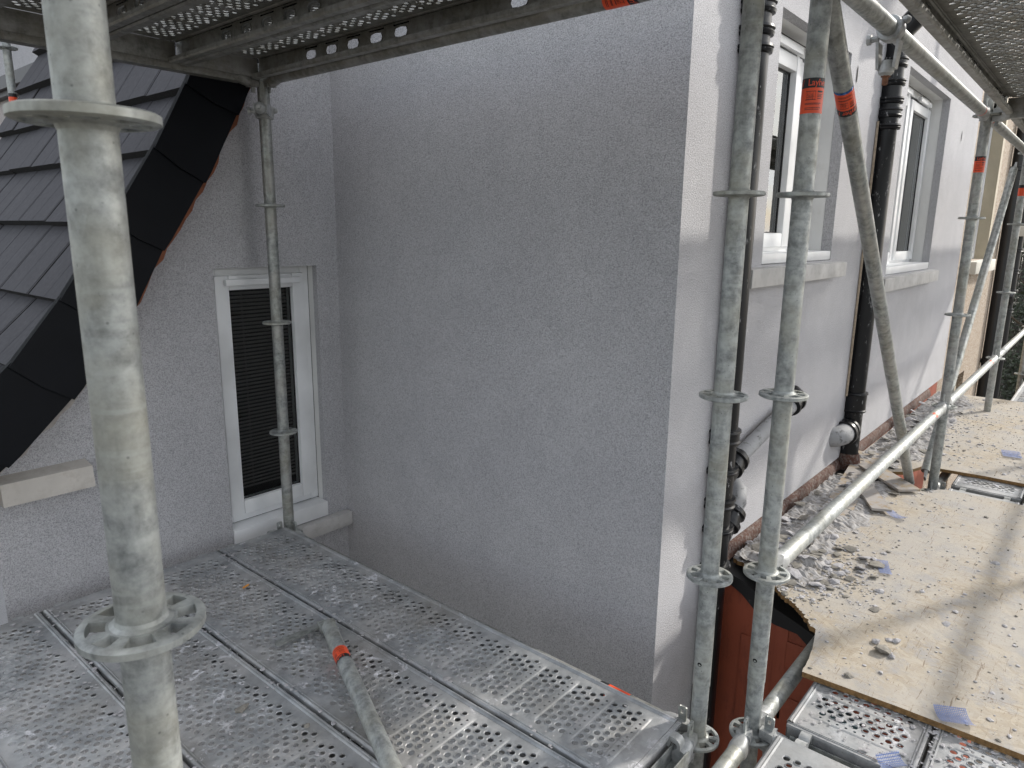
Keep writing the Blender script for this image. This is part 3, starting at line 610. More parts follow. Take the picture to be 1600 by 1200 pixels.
# ================================================================ SCAFFOLDING
TR = .02415
def rosette_mesh():
    m = MB(); seg = 64; rads = [.0238, .0335, .0520, .0575, .0610]; h = [.0055, .0055, .0055, .0055, .0036]
    def op(i, b):
        if b != 1: return False
        a = (i + .5) * 360 / seg % 90
        return a < 8.5 or a > 81.5 or 30 < a < 60
    vt = [[(r * math.cos(2 * math.pi * i / seg), r * math.sin(2 * math.pi * i / seg)) for i in range(seg)] for r in rads]
    for b in range(4):
        for i in range(seg):
            j = (i + 1) % seg; q = [vt[b][i], vt[b + 1][i], vt[b + 1][j], vt[b][j]]; hz = [h[b], h[b + 1], h[b + 1], h[b]]
            if op(i, b):
                if not op((i - 1) % seg, b): m.add([(*q[0], hz[0]), (*q[1], hz[1]), (*q[1], -hz[1]), (*q[0], -hz[0])], [(0, 1, 2, 3)])
                if not op(j, b): m.add([(*q[3], hz[0]), (*q[2], hz[1]), (*q[2], -hz[1]), (*q[3], -hz[0])], [(0, 1, 2, 3)])
                m.add([(*q[0], hz[0]), (*q[3], hz[0]), (*q[3], -hz[0]), (*q[0], -hz[0])], [(0, 1, 2, 3)])
                m.add([(*q[1], hz[0]), (*q[2], hz[0]), (*q[2], -hz[0]), (*q[1], -hz[0])], [(0, 1, 2, 3)])
            else:
                m.add([(*q[k], hz[k]) for k in range(4)], [(0, 1, 2, 3)]); m.add([(*q[k], -hz[k]) for k in range(4)], [(3, 2, 1, 0)])
    for i in range(seg):
        j = (i + 1) % seg; m.add([(*vt[4][i], h[4]), (*vt[4][i], -h[4]), (*vt[4][j], -h[4]), (*vt[4][j], h[4])], [(0, 1, 2, 3)])
    for sg in (1, -1):   # weld fillet
        for i in range(seg):
            a0, a1 = 2 * math.pi * i / seg, 2 * math.pi * (i + 1) / seg
            for (r0, z0, r1, z1) in ((.0242, .0125, .026, .008), (.026, .008, .0305, .0056)):
                m.add([(r0 * math.cos(a0), r0 * math.sin(a0), sg * z0), (r1 * math.cos(a0), r1 * math.sin(a0), sg * z1), (r1 * math.cos(a1), r1 * math.sin(a1), sg * z1), (r0 * math.cos(a1), r0 * math.sin(a1), sg * z0)], [(0, 1, 2, 3)])
    me = m.mesh('rosette', 'galv', 0, fix=False)
    bm = bmesh.new(); bm.from_mesh(me); bmesh.ops.remove_doubles(bm, verts=bm.verts[:], dist=1e-5); bmesh.ops.recalc_face_normals(bm, faces=bm.faces[:]); bm.to_mesh(me); bm.free()
    me.polygons.foreach_set('use_smooth', [True] * len(me.polygons)); me.set_sharp_from_angle(angle=R(32)); return me
ROS = rosette_mesh()

def cyl_patch(mb, F, r, a0, a1, s0, s1, mi=0, seg=None, thick=.0):
    """patch on a tube: F(angle, radius, along) -> point"""
    n = seg or max(2, int(abs(a1 - a0) / .1))
    v = [F(a0 + (a1 - a0) * i / n, r, s) for i in range(n + 1) for s in (s0, s1)]
    mb.add(v, [(2 * i, 2 * i + 2, 2 * i + 3, 2 * i + 1) for i in range(n)], mi)
def text_patch(mb, F, r, txt, size, a_c, s_c, flip=False, mi=0, squeeze=1.0):
    cu = bpy.data.curves.new('t', 'FONT'); cu.body = txt; cu.size = size; cu.align_x = 'CENTER'; cu.align_y = 'CENTER'; cu.resolution_u = 2; cu.offset = size * .012
    ob = bpy.data.objects.new('t', cu); COL.objects.link(ob); dg = bpy.context.evaluated_depsgraph_get(); me = bpy.data.meshes.new_from_object(ob.evaluated_get(dg))
    bm = bmesh.new(); bm.from_mesh(me); bmesh.ops.triangulate(bm, faces=bm.faces[:]); bm.verts.index_update()
    sg = -1 if flip else 1
    mb.add([F(a_c + sg * v.co.x * squeeze / r, r, s_c + sg * v.co.y) for v in bm.verts], [[w.index for w in f.verts] for f in bm.faces], mi)
    bm.free(); bpy.data.objects.remove(ob); bpy.data.meshes.remove(me); bpy.data.curves.remove(cu)
def frame_for(p, q):
    d = (Vector(q) - Vector(p)).normalized(); ref = Vector((0, 0, 1)) if abs(d.z) < .99 else Vector((1, 0, 0))
    u = (ref - d * ref.dot(d)).normalized(); w = d.cross(u); P0 = Vector(p)
    def F(a, r, s): return P0 + d * s + (u * math.cos(a) + w * math.sin(a)) * r
    c = CAM - P0; ang = math.atan2(c.dot(w), c.dot(u))
    return F, ang
def sticker(par, p, q, s0, ln=.078, ac=None, rev=False, simple_only=False, foil=False, off=0.0):
    """warning band wrapped round a tube: black name strip plus red panel. s measured along p->q"""
    F, ang = frame_for(p, q); ang = ang if ac is None else ac; ang += off; r = TR + .0004
    bl = ln * .28
    m = MB(); b0, b1 = (s0, s0 + bl) if rev else (s0 + ln - bl, s0 + ln); o0, o1 = (s0 + bl, s0 + ln) if rev else (s0, s0 + ln - bl)
    cyl_patch(m, F, r, ang - 2.6, ang + 2.6, o0, o1, 0, 40); cyl_patch(m, F, r, ang - 2.6, ang + 2.6, b0, b1, 1, 40)
    sgn = 1
    if not simple_only:
        for k in (-1.0, 1.0): text_patch(m, F, r + .0003, 'Layher', bl * .95, ang + .38 + (0 if k > 0 else -2.75), (b0 + b1) / 2, rev, 2, .85)
        text_patch(m, F, r + .0003, '/ ', bl * .9, ang - 1.05, (b0 + b1) / 2, rev, 2)
        L = o1 - o0; up = -1 if rev else 1; top = o0 if rev else o1
        def row(f0, f1, a0, a1): cyl_patch(m, F, r + .0003, ang + a0, ang + a1, top - up * f0 * L, top - up * f1 * L, 1, 8)
        for a in (-.62, -.35, -.08, .15): cyl_patch(m, F, r + .0003, ang + a, ang + a + .018, top - up * .14 * L, top - up * .46 * L, 1, 2)
        row(.13, .15, -.75, .2); row(.46, .48, -.75, .2)
        for i in range(5): row(.27 + i * .045, .285 + i * .045, -.6 + .1 * (i % 2), -.45 + .12 * (i % 3)); row(.25 + i * .05, .265 + i * .05, -.28, -.05 + .06 * (i % 3))
        for i, fr in enumerate((.12, .17, .25, .30, .35, .42)): row(fr, fr + (.05 if i < 1 else .022), .36, .95 - .12 * (i % 2))
        for i, fr in enumerate((.60, .64, .78, .84)): row(fr, fr + .022, -.75, .8 - .2 * (i % 2))
    o = m.build('sticker', ['orange', 'ink', 'ink_red'], par, smooth=40, fix=False)
    if foil:
        m = MB(); cyl_patch(m, F, r, ang - 2.6, ang + 2.6, s0 + ln, s0 + ln + .008, 0, 40); m.build('foil_strip', 'foil', par, smooth=40, fix=False)
    return o

def standard(x, y, z0, z1, label, rz=0.0, joint=False, levels=None, mat='galv'):
    t = thing('scaffold_standard', (x, y, z0), label, 'scaffold pole', 'upright scaffold poles')
    m = MB()
    if joint:
        m.tube((x, y, .17), (x, y, z1), TR, 40, inner=.021); m.build('tube', mat, t)
        m = MB(); m.tube((x, y, z0), (x, y, .1695), .0228, 40); m.build('spigot', mat, t)
        c = CAM - Vector((x, y, .24)); a = math.atan2(c.y, c.x) - .35; F = lambda aa, r, s: Vector((x + r * math.cos(aa), y + r * math.sin(aa), s))
        m = MB(); pts = [F(a + .26 * math.cos(k * .524), TR + .0003, .243 + .0062 * math.sin(k * .524)) for k in range(12)]; m.add(pts, [tuple(range(12))]); m.build('pin_hole_disc', 'dark', t)  # dark disc on the tube surface, painted for the shade inside a hole
    else:
        m.tube((x, y, z0), (x, y, z1), TR, 48); m.build('tube', mat, t)
    for z in (levels if levels is not None else [i * .5 for i in range(-6, 12)]):
        if z0 <= z <= z1 - .02: link_mesh('rosette', ROS, t, (0, 0, z - z0), rz)
    return t
pA = standard(.26, .72, -2.9, 3.4, 'large blurred galvanised pole close to the camera at left', rz=.35)
pB = standard(1.69, 2.79, -2.9, 2.06, 'thin grey pole standing in front of the narrow window', rz=.2, mat='galv_old')
pC = standard(1.69, .72, -2.9, 4.4, 'upright pole just right of the house corner, left one of the close pair', rz=.1, joint=True)
pD = standard(1.81, .61, -2.9, 4.4, 'upright pole with big red sticker, right one of the close pair', rz=.15, joint=True)
pE = standard(4.38, .61, -2.9, 4.4, 'upright pole past the second window where two braces meet', rz=.3, mat='galv_old')
pF = standard(6.45, .61, -2.9, 4.4, 'upright pole in front of the black pipe on the cream house', rz=.1, mat='galv_old')
pH = standard(9.02, .61, -2.9, 4.4, 'farthest upright pole at the right edge of the walkway', rz=.1)
pG = standard(1.58, 5.55, -2.9, 3.2, 'small distant pole beyond the tiled roof at far left', rz=.1)
for i, x in enumerate((-.76, 1.81, 4.38, 6.45, 9.02)):
    standard(x, -.48, -2.9, 4.4, 'outer walkway pole, number %s from the camera, standing outside the frame' % ['one', 'two', 'three', 'four', 'five'][i], rz=.1)
standard(-.76, .61, -2.9, 4.4, 'inner walkway pole behind the camera, outside the frame', rz=.1)
standard(.26, 2.79, -2.9, 2.06, 'pole at the outer far corner of the left deck, outside the frame', rz=.1)
F_, a_ = frame_for((1.81, .61, 0), (1.81, .61, 2))
sticker(pD, (1.81, .61, 0), (1.81, .61, 2), 1.685, .078, off=.12)
sticker(pE, (4.38, .61, 0), (4.38, .61, 2), 1.725, .078)
sticker(pF, (6.45, .61, 0), (6.45, .61, 2), 1.70, .078, simple_only=True)
sticker(pG, (1.58, 5.55, 0), (1.58, 5.55, 3), 2.15, .078, simple_only=True)

def head(par, P, d, mat='galv_head', wedge=True):
    """wedge head gripping a rosette: P rosette centre, d unit vector away from the pole"""
    P = Vector(P); d = Vector(d).normalized(); w = Vector((-d.y, d.x, 0)); z = Vector((0, 0, 1))
    T = lambda u, v, h: P + d * u + w * v + z * h
    m = MB()
    for sg in (1, -1):
        for (u0, u1, v0, v1, h0, h1) in ((.0255, .066, .014, .021, .0075, .030),):
            pts = [T(u0, -v0, sg * h0), T(u0, v0, sg * h0), T(u1, v1, sg * h0), T(u1, -v1, sg * h0), T(u0, -v0 * .8, sg * h1), T(u0, v0 * .8, sg * h1), T(u1, v1, sg * (h1 + .004)), T(u1, -v1, sg * (h1 + .004))]
            m.add(pts, [(0, 1, 2, 3), (4, 7, 6, 5), (0, 4, 5, 1), (1, 5, 6, 2), (2, 6, 7, 3), (3, 7, 4, 0)])
    secs = [(.0662, .021, .034), (.080, .0235, .031), (.095, .0255, .027), (.108, .0255, .0255), (.112, .0243, .0243)]; seg = 20; vs2 = []
    for (u, rv, rh) in secs:
        for i in range(seg):
            a = 2 * math.pi * i / seg; ca, sa = math.cos(a), math.sin(a); e = 1 if u > .1 else .65
            vs2.append(T(u, rv * math.copysign(abs(ca) ** e, ca), rh * math.copysign(abs(sa) ** e, sa)))
    fs = [(k * seg + i, k * seg + (i + 1) % seg, (k + 1) * seg + (i + 1) % seg, (k + 1) * seg + i) for k in range(len(secs) - 1) for i in range(seg)] + [tuple(range(seg))[::-1], tuple(range((len(secs) - 1) * seg, len(secs) * seg))]
    m.add(vs2, fs); h = m.build('wedge_head', mat, par, smooth=40)
    if wedge:
        m = MB(); t = .003
        poly = [(.038, -.055), (.052, -.055), (.062, .045), (.062, .068), (.057, .075), (.040, .075), (.036, .069), (.036, .05)]
        hole = [(.046, .052), (.053, .052), (.053, .062), (.0495, .067), (.046, .062)]
        # plate with a hole: outer polygon split into a band around the hole on its upper part
        m.prism([T(u, -t, v) for u, v in [(.038, -.055), (.052, -.055), (.0605, .045), (.036, .045)]], w * (2 * t))
        for (u0, u1, v0, v1) in ((.036, .0445, .0452, .075), (.0535, .062, .0452, .075)): m.prism([T(u0, -t, v0), T(u1, -t, v0), T(u1, -t, v1 - .004), T((u0 + u1) / 2, -t, v1), T(u0, -t, v1 - .002)], w * (2 * t))
        m.prism([T(.0446, -t, .0640), T(.0534, -t, .0640), T(.0534, -t, .0752), T(.0446, -t, .0752)], w * (2 * t))
        m.prism([T(.0446, -t, .0452), T(.0534, -t, .0452), T(.0534, -t, .0520), T(.0446, -t, .0520)], w * (2 * t))
        m.build('wedge', 'galv_old' if mat == 'galv_under' else 'galv', h, smooth=0)
def ledger(p, q, label, mat='galv', cat='scaffold ledger', hm='galv_head'):
    p, q = Vector(p), Vector(q); d = (q - p).normalized()
    t = thing('scaffold_ledger', p, label, cat, 'horizontal scaffold tubes')
    m = MB(); m.tube(p + d * .105, q - d * .105, TR, 32); m.build('tube', mat, t)
    head(t, p, d, hm); head(t, q, -d, hm); return t
def transom(p, q, label, mat='galv', hm='galv_head'):
    p, q = Vector(p), Vector(q); d = (q - p).normalized(); w = Vector((-d.y, d.x, 0)); z = Vector((0, 0, 1))
    t = thing('deck_transom', p, label, 'scaffold transom', 'channel transoms under the decks')
    a = p + d * .100; L = (q - p).length - .2; o, h0, h1, k = .0245, -.024, .028, .0035
    prof = [(-o, h1), (-o, h0), (o, h0), (o, h1), (o - k, h1), (o - k, h0 + k), (-o + k, h0 + k), (-o + k, h1)]
    m = MB(); m.prism([a + w * x + z * y for x, y in prof], d * L); m.build('channel', mat, t, smooth=0)
    head(t, p, d, hm); head(t, q, -d, hm); return t

lg = ledger((1.69, .72, 0), (1.69, 2.79, 0), 'tube along the open edge of the lower left deck', 'galv_old')
sticker(lg, (1.69, .72, 0), (1.69, 2.79, 0), .225, .105, simple_only=True)
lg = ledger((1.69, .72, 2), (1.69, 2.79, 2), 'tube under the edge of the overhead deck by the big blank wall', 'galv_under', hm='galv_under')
sticker(lg, (1.69, .72, 2), (1.69, 2.79, 2), .30, .10, rev=True)
ledger((1.81, .61, .5), (4.38, .61, .5), 'bright handrail tube running from the sticker pole across the strand boards')
lgs = [ledger((4.38, .61, .5), (6.45, .61, .5), 'bright handrail tube running on in front of the cream house'),
       ledger((6.45, .61, .5), (9.02, .61, .5), 'farthest handrail tube at the right edge'),
       ledger((1.81, .61, 0), (4.38, .61, 0), 'tube dipping beneath the broken corner of the strand board'),
       ledger((-.76, .61, 0), (1.81, .61, 0), 'tube leaving the frame at the bottom below the close pair of poles'),
       ledger((4.38, .61, 0), (6.45, .61, 0), 'deck level tube under the far strand board')]
up1 = ledger((1.81, .61, 2), (4.38, .61, 2), 'thick overhead tube carrying a coupler in front of the second window', 'galv_old')
up2 = ledger((4.38, .61, 2), (6.45, .61, 2), 'overhead tube beyond the brace pole', 'galv_old')
ledger((-.76, .61, 2), (1.81, .61, 2), 'overhead tube above the camera, outside the frame')
for (par, p, q, s) in ((up1, (1.81, .61, 2), (4.38, .61, 2), 2.37), (up2, (4.38, .61, 2), (6.45, .61, 2), .13)):
    F, ang = frame_for(p, q); m = MB(); cyl_patch(m, F, TR + .0005, ang - 2.2, ang + 2.2, s, s + .012, 0, 30); m.build('marker_band', 'orange', par, fix=False)
F, ang = frame_for((1.81, .61, .5), (4.38, .61, .5))
for par, p, q, s in ((lgs[0], (4.38, .61, .5), (6.45, .61, .5), 1.72),):
    F, ang = frame_for(p, q); m = MB(); cyl_patch(m, F, TR + .0005, ang - .6, ang + .6, s, s + .05, 0, 20); m.build('marker_band', 'orange', par, fix=False)
hr = [o for o in bpy.data.objects if o.get('label', '').startswith('bright handrail tube running from')][0]
F, ang = frame_for((1.81, .61, .5), (4.38, .61, .5)); m = MB(); cyl_patch(m, F, TR + .0005, ang - .5, ang + .7, 2.22, 2.26, 0, 20); m.build('marker_band', 'orange', hr, fix=False)
# outer guard rails (their shadows fall on the boards)
for i, (x0, x1) in enumerate(((-.76, 1.81), (1.81, 4.38), (4.38, 6.45), (6.45, 9.02))):
    for z, nm in ((.5, 'lower'), (1.0, 'upper')):
        ledger((x0, -.48, z), (x1, -.48, z), '%s outer guard rail of walkway bay %s, outside the frame' % (nm, ['one', 'two', 'three', 'four'][i]))
# transoms
transom((.26, 2.79, 0), (1.69, 2.79, 0), 'channel transom under the far end of the lower left deck', 'galv_old')
transom((.26, .72, 0), (1.69, .72, 0), 'channel transom under the near end of the lower left deck')
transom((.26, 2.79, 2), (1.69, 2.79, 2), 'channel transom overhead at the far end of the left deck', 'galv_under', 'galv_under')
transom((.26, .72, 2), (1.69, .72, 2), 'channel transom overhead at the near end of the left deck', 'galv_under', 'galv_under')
for i, x in enumerate((1.81, 4.38, 6.45, 9.02)):
    nm = ['at the sticker pole', 'at the brace pole', 'at the pole before the cream house', 'at the farthest pole'][i]
    transom((x, .61, 0), (x, -.48, 0), 'walkway level channel transom ' + nm); transom((x, .61, 2), (x, -.48, 2), 'overhead walkway channel transom ' + nm, 'galv_old')

def brace(p, q, label, mat='galv', name='scaffold_brace', ends=True):
    p, q = Vector(p), Vector(q); d = (q - p).normalized(); t = thing(name, p, label, 'scaffold brace', 'diagonal scaffold braces')
    m = MB(); m.tube(p + d * .05, q - d * .05, TR, 32); m.build('tube', mat, t)
    if ends:
        for c, s in ((p, 1), (q, -1)):
            m = MB(); e = c + d * s * .05; w = d.cross(Vector((0, 0, 1))).normalized(); u = d.cross(w)
            m.add([e + w * .012 + u * .018, e + w * .012 - u * .018, e - w * .004 - u * .018, e - w * .004 + u * .018, c + w * .012 + u * .02, c + w * .012 - u * .02, c + w * .002 - u * .02, c + w * .002 + u * .02],
                  [(0, 1, 2, 3), (4, 7, 6, 5), (0, 4, 5, 1), (1, 5, 6, 2), (2, 6, 7, 3), (3, 7, 4, 0)]); m.build('brace_end', 'galv_head', t, smooth=0)
    return t
b1a, b1b = Vector((1.815, .612, 1.995)), Vector((4.28, .703, .045))
br1 = brace(b1b, b1a, 'long diagonal brace with red sticker crossing down in front of the second window', 'galv_old')
Lb = (b1a - b1b).length
sticker(br1, b1b, b1a, Lb - .415, .075, rev=True, foil=True)
br2 = brace((4.45, .67, .05), (6.38, .67, 1.92), 'diagonal brace rising in front of the cream pebble dashed wall', 'galv_old')
# loose brace lying on the lower left deck
la, lb = Vector((1.262, 1.885, .094)), Vector((.80, .80, .094)); dl = (lb - la).normalized()
lo = thing('loose_brace', la, 'loose tube with a red sticker lying across the perforated lower deck', 'scaffold brace')
m = MB(); m.tube(la + dl * .03, lb, TR, 36, inner=.021); m.build('tube', 'galv', lo)
pl = Vector((-dl.y, dl.x, 0)); m = MB()
m.add([la + dl * .035 + pl * .024 + Vector((0, 0, .016)), la + dl * .035 - pl * .024 + Vector((0, 0, .016)), la + dl * .035 - pl * .024 - Vector((0, 0, .022)), la + dl * .035 + pl * .024 - Vector((0, 0, .022)),
       la - dl * .02 + pl * .027 - Vector((0, 0, .004)), la - dl * .02 - pl * .027 - Vector((0, 0, .004)), la - dl * .02 - pl * .027 - Vector((0, 0, .018)), la - dl * .02 + pl * .027 - Vector((0, 0, .018))],
      [(0, 1, 2, 3), (4, 7, 6, 5), (0, 4, 5, 1), (1, 5, 6, 2), (2, 6, 7, 3), (3, 7, 4, 0)]); m.build('flattened_end', 'galv', lo, smooth=0)
e0, e1 = la + Vector((-.015, .015, -.018)), Vector((1.10, 1.915, .074)); dv = (e1 - e0).normalized(); pv = Vector((-dv.y, dv.x, 0))
m = MB(); ring = [(0, .011), (.2, .011)]
pts = [e0 + pv * .012, e1 + pv * .015, e1 + dv * .012 + pv * .008, e1 + dv * .014 - pv * .004, e1 - pv * .015, e0 - pv * .010]
m.prism(pts, (0, 0, .007)); m.build('swivel_arm', 'galv_old', lo, smooth=0)
sticker(lo, la, lb, .20, .065, rev=False, ac=None, off=.1)

# couplers
def coupler(P, label, axis, s=1.0, bolt_rust=True):
    P = Vector(P); t = thing('scaffold_coupler', P, label, 'coupler', 'scaffold couplers'); ax = Vector(axis).normalized()
    m = MB(); m.lathe(P - ax * .026, ax, [(0, TR + .0005), (.001, TR + .010), (.008, TR + .012), (.044, TR + .012), (.051, TR + .010), (.052, TR + .0005)], 24); m.build('collar', 'galv_head', t)
    side = ax.cross(Vector((0, 0, 1))); side = side.normalized() if side.length > .1 else Vector((.76, -.64, 0)).normalized()
    dn = Vector((0, 0, -1)) if abs(ax.z) < .5 else Vector((-.64, -.76, 0)).normalized()
    m = MB(); B = P + dn * .036
    for sg in (-1, 1): m.add([B + ax * .024 + side * (sg * .028 - .004), B - ax * .024 + side * (sg * .028 - .004), B - ax * .024 + side * (sg * .028 + .004), B + ax * .024 + side * (sg * .028 + .004),
           B + ax * .018 + side * (sg * .022 - .004) + dn * .075, B - ax * .018 + side * (sg * .022 - .004) + dn * .075, B - ax * .018 + side * (sg * .022 + .004) + dn * .075, B + ax * .018 + side * (sg * .022 + .004) + dn * .075],
          [(0, 1, 2, 3), (4, 7, 6, 5), (0, 4, 5, 1), (1, 5, 6, 2), (2, 6, 7, 3), (3, 7, 4, 0)])
    m.lathe(B + dn * .05, dn, [(0, .014), (.02, .022), (.035, .022), (.045, .012)], 14); m.build('jaw', 'galv_head', t, smooth=40)
    m = MB(); m.lathe(B + dn * .088, dn, [(0, .013), (.008, .014), (.009, .009), (.03, .008), (.032, .001)], 8); m.build('bolt', 'coping' if bolt_rust else 'galv_head', t)
    m = MB(); m.lathe(P - side * .03 + dn * .022, -side, [(0, .009), (.02, .009), (.021, .015), (.032, .015), (.033, .004)], 8); m.build('nut', 'galv_head', t)
    m = MB(); m.lathe(P + side * .03 - dn * .01 + Vector((0, 0, .01)), side, [(0, .01), (.012, .012), (.02, .006)], 10); m.build('hinge_pin', 'galv_head', t); return t
coupler((2.43, .61, 2.0), 'coupler with rusty bolt clamped on the overhead tube above the ribbed pipe', (1, 0, 0))
coupler((1.69, 2.79, 1.875), 'small coupler clamped high on the pole before the narrow window', (0, 0, 1), bolt_rust=False)

# ---------------------------------------------------------------- perforated deck planks
def plank_meshes(L, tagname):
    m = MB(); Wd = .322; pitch = .125; x0, x1 = .038, .284; end = .05
    nc = int((L - 2 * end) / pitch); ys = (L - nc * pitch) / 2
    rnd = random.Random(5)
    def zrib(x, y):          # raised rib capsule every pitch
        yy = ((y - ys) % pitch) - .0145
        dx = max(0, .058 - x, x - .264); dd = math.hypot(yy, dx)
        return .0032 * max(0, min(1, (.0145 - dd) / .004)) if ys - .001 < y < ys + nc * pitch else 0
    def quad(a, b, c, d): m.add([(a, c, zrib(a, c)), (b, c, zrib(b, c)), (b, d, zrib(b, d)), (a, d, zrib(a, d))], [(0, 1, 2, 3)])
    def hole(xa, xb, ya, yb, r, kind):
        cx, cy = (xa + xb) / 2, (ya + yb) / 2; zc = zrib(cx, cy)
        B = [(xb, cy), (xb, yb), (cx, yb), (xa, yb), (xa, cy), (xa, ya), (cx, ya), (xb, ya)]
        v = [(x, y, zrib(x, y)) for x, y in B]
        if kind == 'small': rings = [(r, zc), (r * .95, zc - .002)]
        elif kind == 'up': rings = [(r * 1.2, 0), (r * 1.07, .0024), (r * .97, .0024), (r * .95, -.0015)]
        else: rings = [(r * 1.2, 0), (r * 1.0, -.0018), (r * .97, -.003)]
        for rr_, z in rings: v += [(cx + rr_ * math.cos(k * math.pi / 4), cy + rr_ * math.sin(k * math.pi / 4), z) for k in range(8)]
        f = [(8 * q + k, 8 * q + (k + 1) % 8, 8 * q + 8 + (k + 1) % 8, 8 * q + 8 + k) for q in range(len(rings)) for k in range(8)]
        m.add(v, f)
    xc = [0, .004, .007, .010, .013, .016, .020, x0]
    zc_ = [-.002, .001, .0045, .0045, .0, .0045, .0, 0]
    quadz = lambda a, b, za, zb, c, d: m.add([(a, c, za), (b, c, zb), (b, d, zb), (a, d, za)], [(0, 1, 2, 3)])
    for k in range(len(xc) - 1):
        quadz(xc[k], xc[k + 1], zc_[k], zc_[k + 1], 0, L); quadz(Wd - xc[k + 1], Wd - xc[k], zc_[k + 1], zc_[k], 0, L)
    quad(x0, x1, 0, ys); quad(x0, x1, ys + nc * pitch, L)
    for c in range(nc):
        yb = ys + c * pitch
        # rib rows
        for (a, b) in ((0, .004), (.025, .029)):
            for (p, q) in ((x0, .0435), (.0435, .058), (.058, .264), (.264, .2785), (.2785, x1)): quad(p, q, yb + a, yb + b)
        for (p, q) in ((x0, .0435), (.0435, .058), (.264, .2785), (.2785, x1)):
            quad(p, q, yb + .004, yb + .0145); quad(p, q, yb + .0145, yb + .025)
        ns = 9; sw = (.264 - .058) / ns
        for k in range(ns): hole(.058 + k * sw, .058 + (k + 1) * sw, yb + .004, yb + .025, .0042, 'small')
        rows = 4; rh = (.125 - .029) / rows; nh = 8; hw = (x1 - x0) / (nh + .5)
        for r_ in range(rows):
            off = 0 if r_ % 2 else hw / 2; ya = yb + .029 + r_ * rh; yb2 = ya + rh
            if off: quad(x0, x0 + off, ya, yb2)
            else: quad(x1 - hw / 2, x1, ya, yb2)
            for k in range(nh):
                kind = 'down' if (k + r_ * 2) % 3 == 0 else 'up'
                hole(x0 + off + k * hw, x0 + off + (k + 1) * hw, ya, yb2, .0090, kind)
    # side walls with slots, bottom flange and lip
    zt, zb_ = -.002, -.072
    def side(xw, xi, sgn):
        P = lambda y, z: (xw, y, z)
        def q(y0, y1, za, zb): m.add([P(y0, za), P(y1, za), P(y1, zb), P(y0, zb)], [(0, 1, 2, 3)])
        q(0, ys, zt, zb_); q(ys + nc * pitch, L, zt, zb_)
        for c in range(nc):
            ya = ys + c * pitch; group = (c // 1) % 8 not in (5, 6, 7) if L > 1 else True
            if not group or c in (0,): q(ya, ya + pitch, zt, zb_); continue
            s0, s1, h0, h1 = ya + .027, ya + .103, -.064, -.012
            q(ya, s0, zt, zb_); q(s1, ya + pitch, zt, zb_); q(s0, s1, zt, h1); q(s0, s1, h0, zb_)
            B = [(s1, (h0 + h1) / 2), (s1, h1), ((s0 + s1) / 2, h1), (s0, h1), (s0, (h0 + h1) / 2), (s0, h0), ((s0 + s1) / 2, h0), (s1, h0)]
            cy, cz = (s0 + s1) / 2, (h0 + h1) / 2 + .004; v = [P(y, z) for y, z in B]
            sh = [(.0335, 0), (.027, .0135), (0, .0165), (-.027, .0135), (-.0335, 0), (-.027, -.0135), (0, -.0165), (.027, -.0135)]
            v += [P(cy + a, cz + b) for a, b in sh] + [(xw + sgn * .003, cy + a * .93, cz + b * .9) for a, b in sh]
            m.add(v, [(8 * q_ + k, 8 * q_ + (k + 1) % 8, 8 * q_ + 8 + (k + 1) % 8, 8 * q_ + 8 + k) for q_ in range(2) for k in range(8)])
        w = sgn
        for (xa, za, xb, zb2) in ((xw, zb_, xw + w * .006, zb_ - .005), (xw + w * .006, zb_ - .005, xw + w * .030, zb_ - .005), (xw + w * .030, zb_ - .005, xw + w * .034, zb_ + .001), (xw + w * .034, zb_ + .001, xw + w * .034, zb_ + .012)):
            m.add([(xa, 0, za), (xa, L, za), (xb, L, zb2), (xb, 0, zb2)], [(0, 1, 2, 3)])
    side(0, 0, 1); side(Wd, 0, -1)
    out = {}
    for mt in ('deck', 'galv_under', 'galv_shade'):
        me = m.mesh('deck_plate', mt, 0, fix=False)
        bm = bmesh.new(); bm.from_mesh(me); bmesh.ops.remove_doubles(bm, verts=bm.verts[:], dist=2e-5); bm.to_mesh(me); bm.free()
        me.polygons.foreach_set('use_smooth', [True] * len(me.polygons)); me.set_sharp_from_angle(angle=R(28)); out[mt] = me
    e = MB(); e.box(.004, Wd - .004, -.0035, -.0005, -.070, -.001); e.box(.004, Wd - .004, -.012, -.0036, -.012, -.003)
    out['cap'] = {mt: e.mesh('end_plate', mt, 0) for mt in ('deck', 'galv_under', 'galv_shade')}
    c = MB(); n = 8; prof = []
    outer = [(.000, -.030), (.0, -.004), (-.006, .004), (-.020, .006), (-.034, .001), (-.041, -.010), (-.041, -.040), (-.036, -.042), (-.033, -.038), (-.032, -.014), (-.026, -.010), (-.012, -.010), (-.010, -.030)]
    c.prism([(-.014, y, z) for y, z in outer], (.028, 0, 0)); out['claw'] = {mt: c.mesh('claw', mt, 40) for mt in ('galv_head', 'galv_under')}
    return out
PL207, PL257 = plank_meshes(2.07 - .085, 'a'), plank_meshes(2.57 - .085, 'b')
def plank(kind, loc, along_x, label, cat='deck plank', group='perforated steel deck planks', dark=False):
    t = thing('deck_plank', loc, label, cat, group)
    mt = 'galv_shade' if dark == 'shade' else 'galv_under' if dark else 'deck'; L = (2.07 if kind is PL207 else 2.57) - .085; rz = -math.pi / 2 if along_x else 0
    t.rotation_euler = (0, 0, rz)      # local x = width, local y = length
    link_mesh('deck_plate', kind[mt], t); link_mesh('end_plate', kind['cap'][mt], t)
    o = link_mesh('end_plate', kind['cap'][mt], t, (.322, L, 0), math.pi)
    for x in (.06, .262):
        link_mesh('claw', kind['claw']['galv_under' if dark else 'galv_head'], t, (x, -.004, -.008)); link_mesh('claw', kind['claw']['galv_under' if dark else 'galv_head'], t, (x, L + .004, -.008), math.pi)
    return t
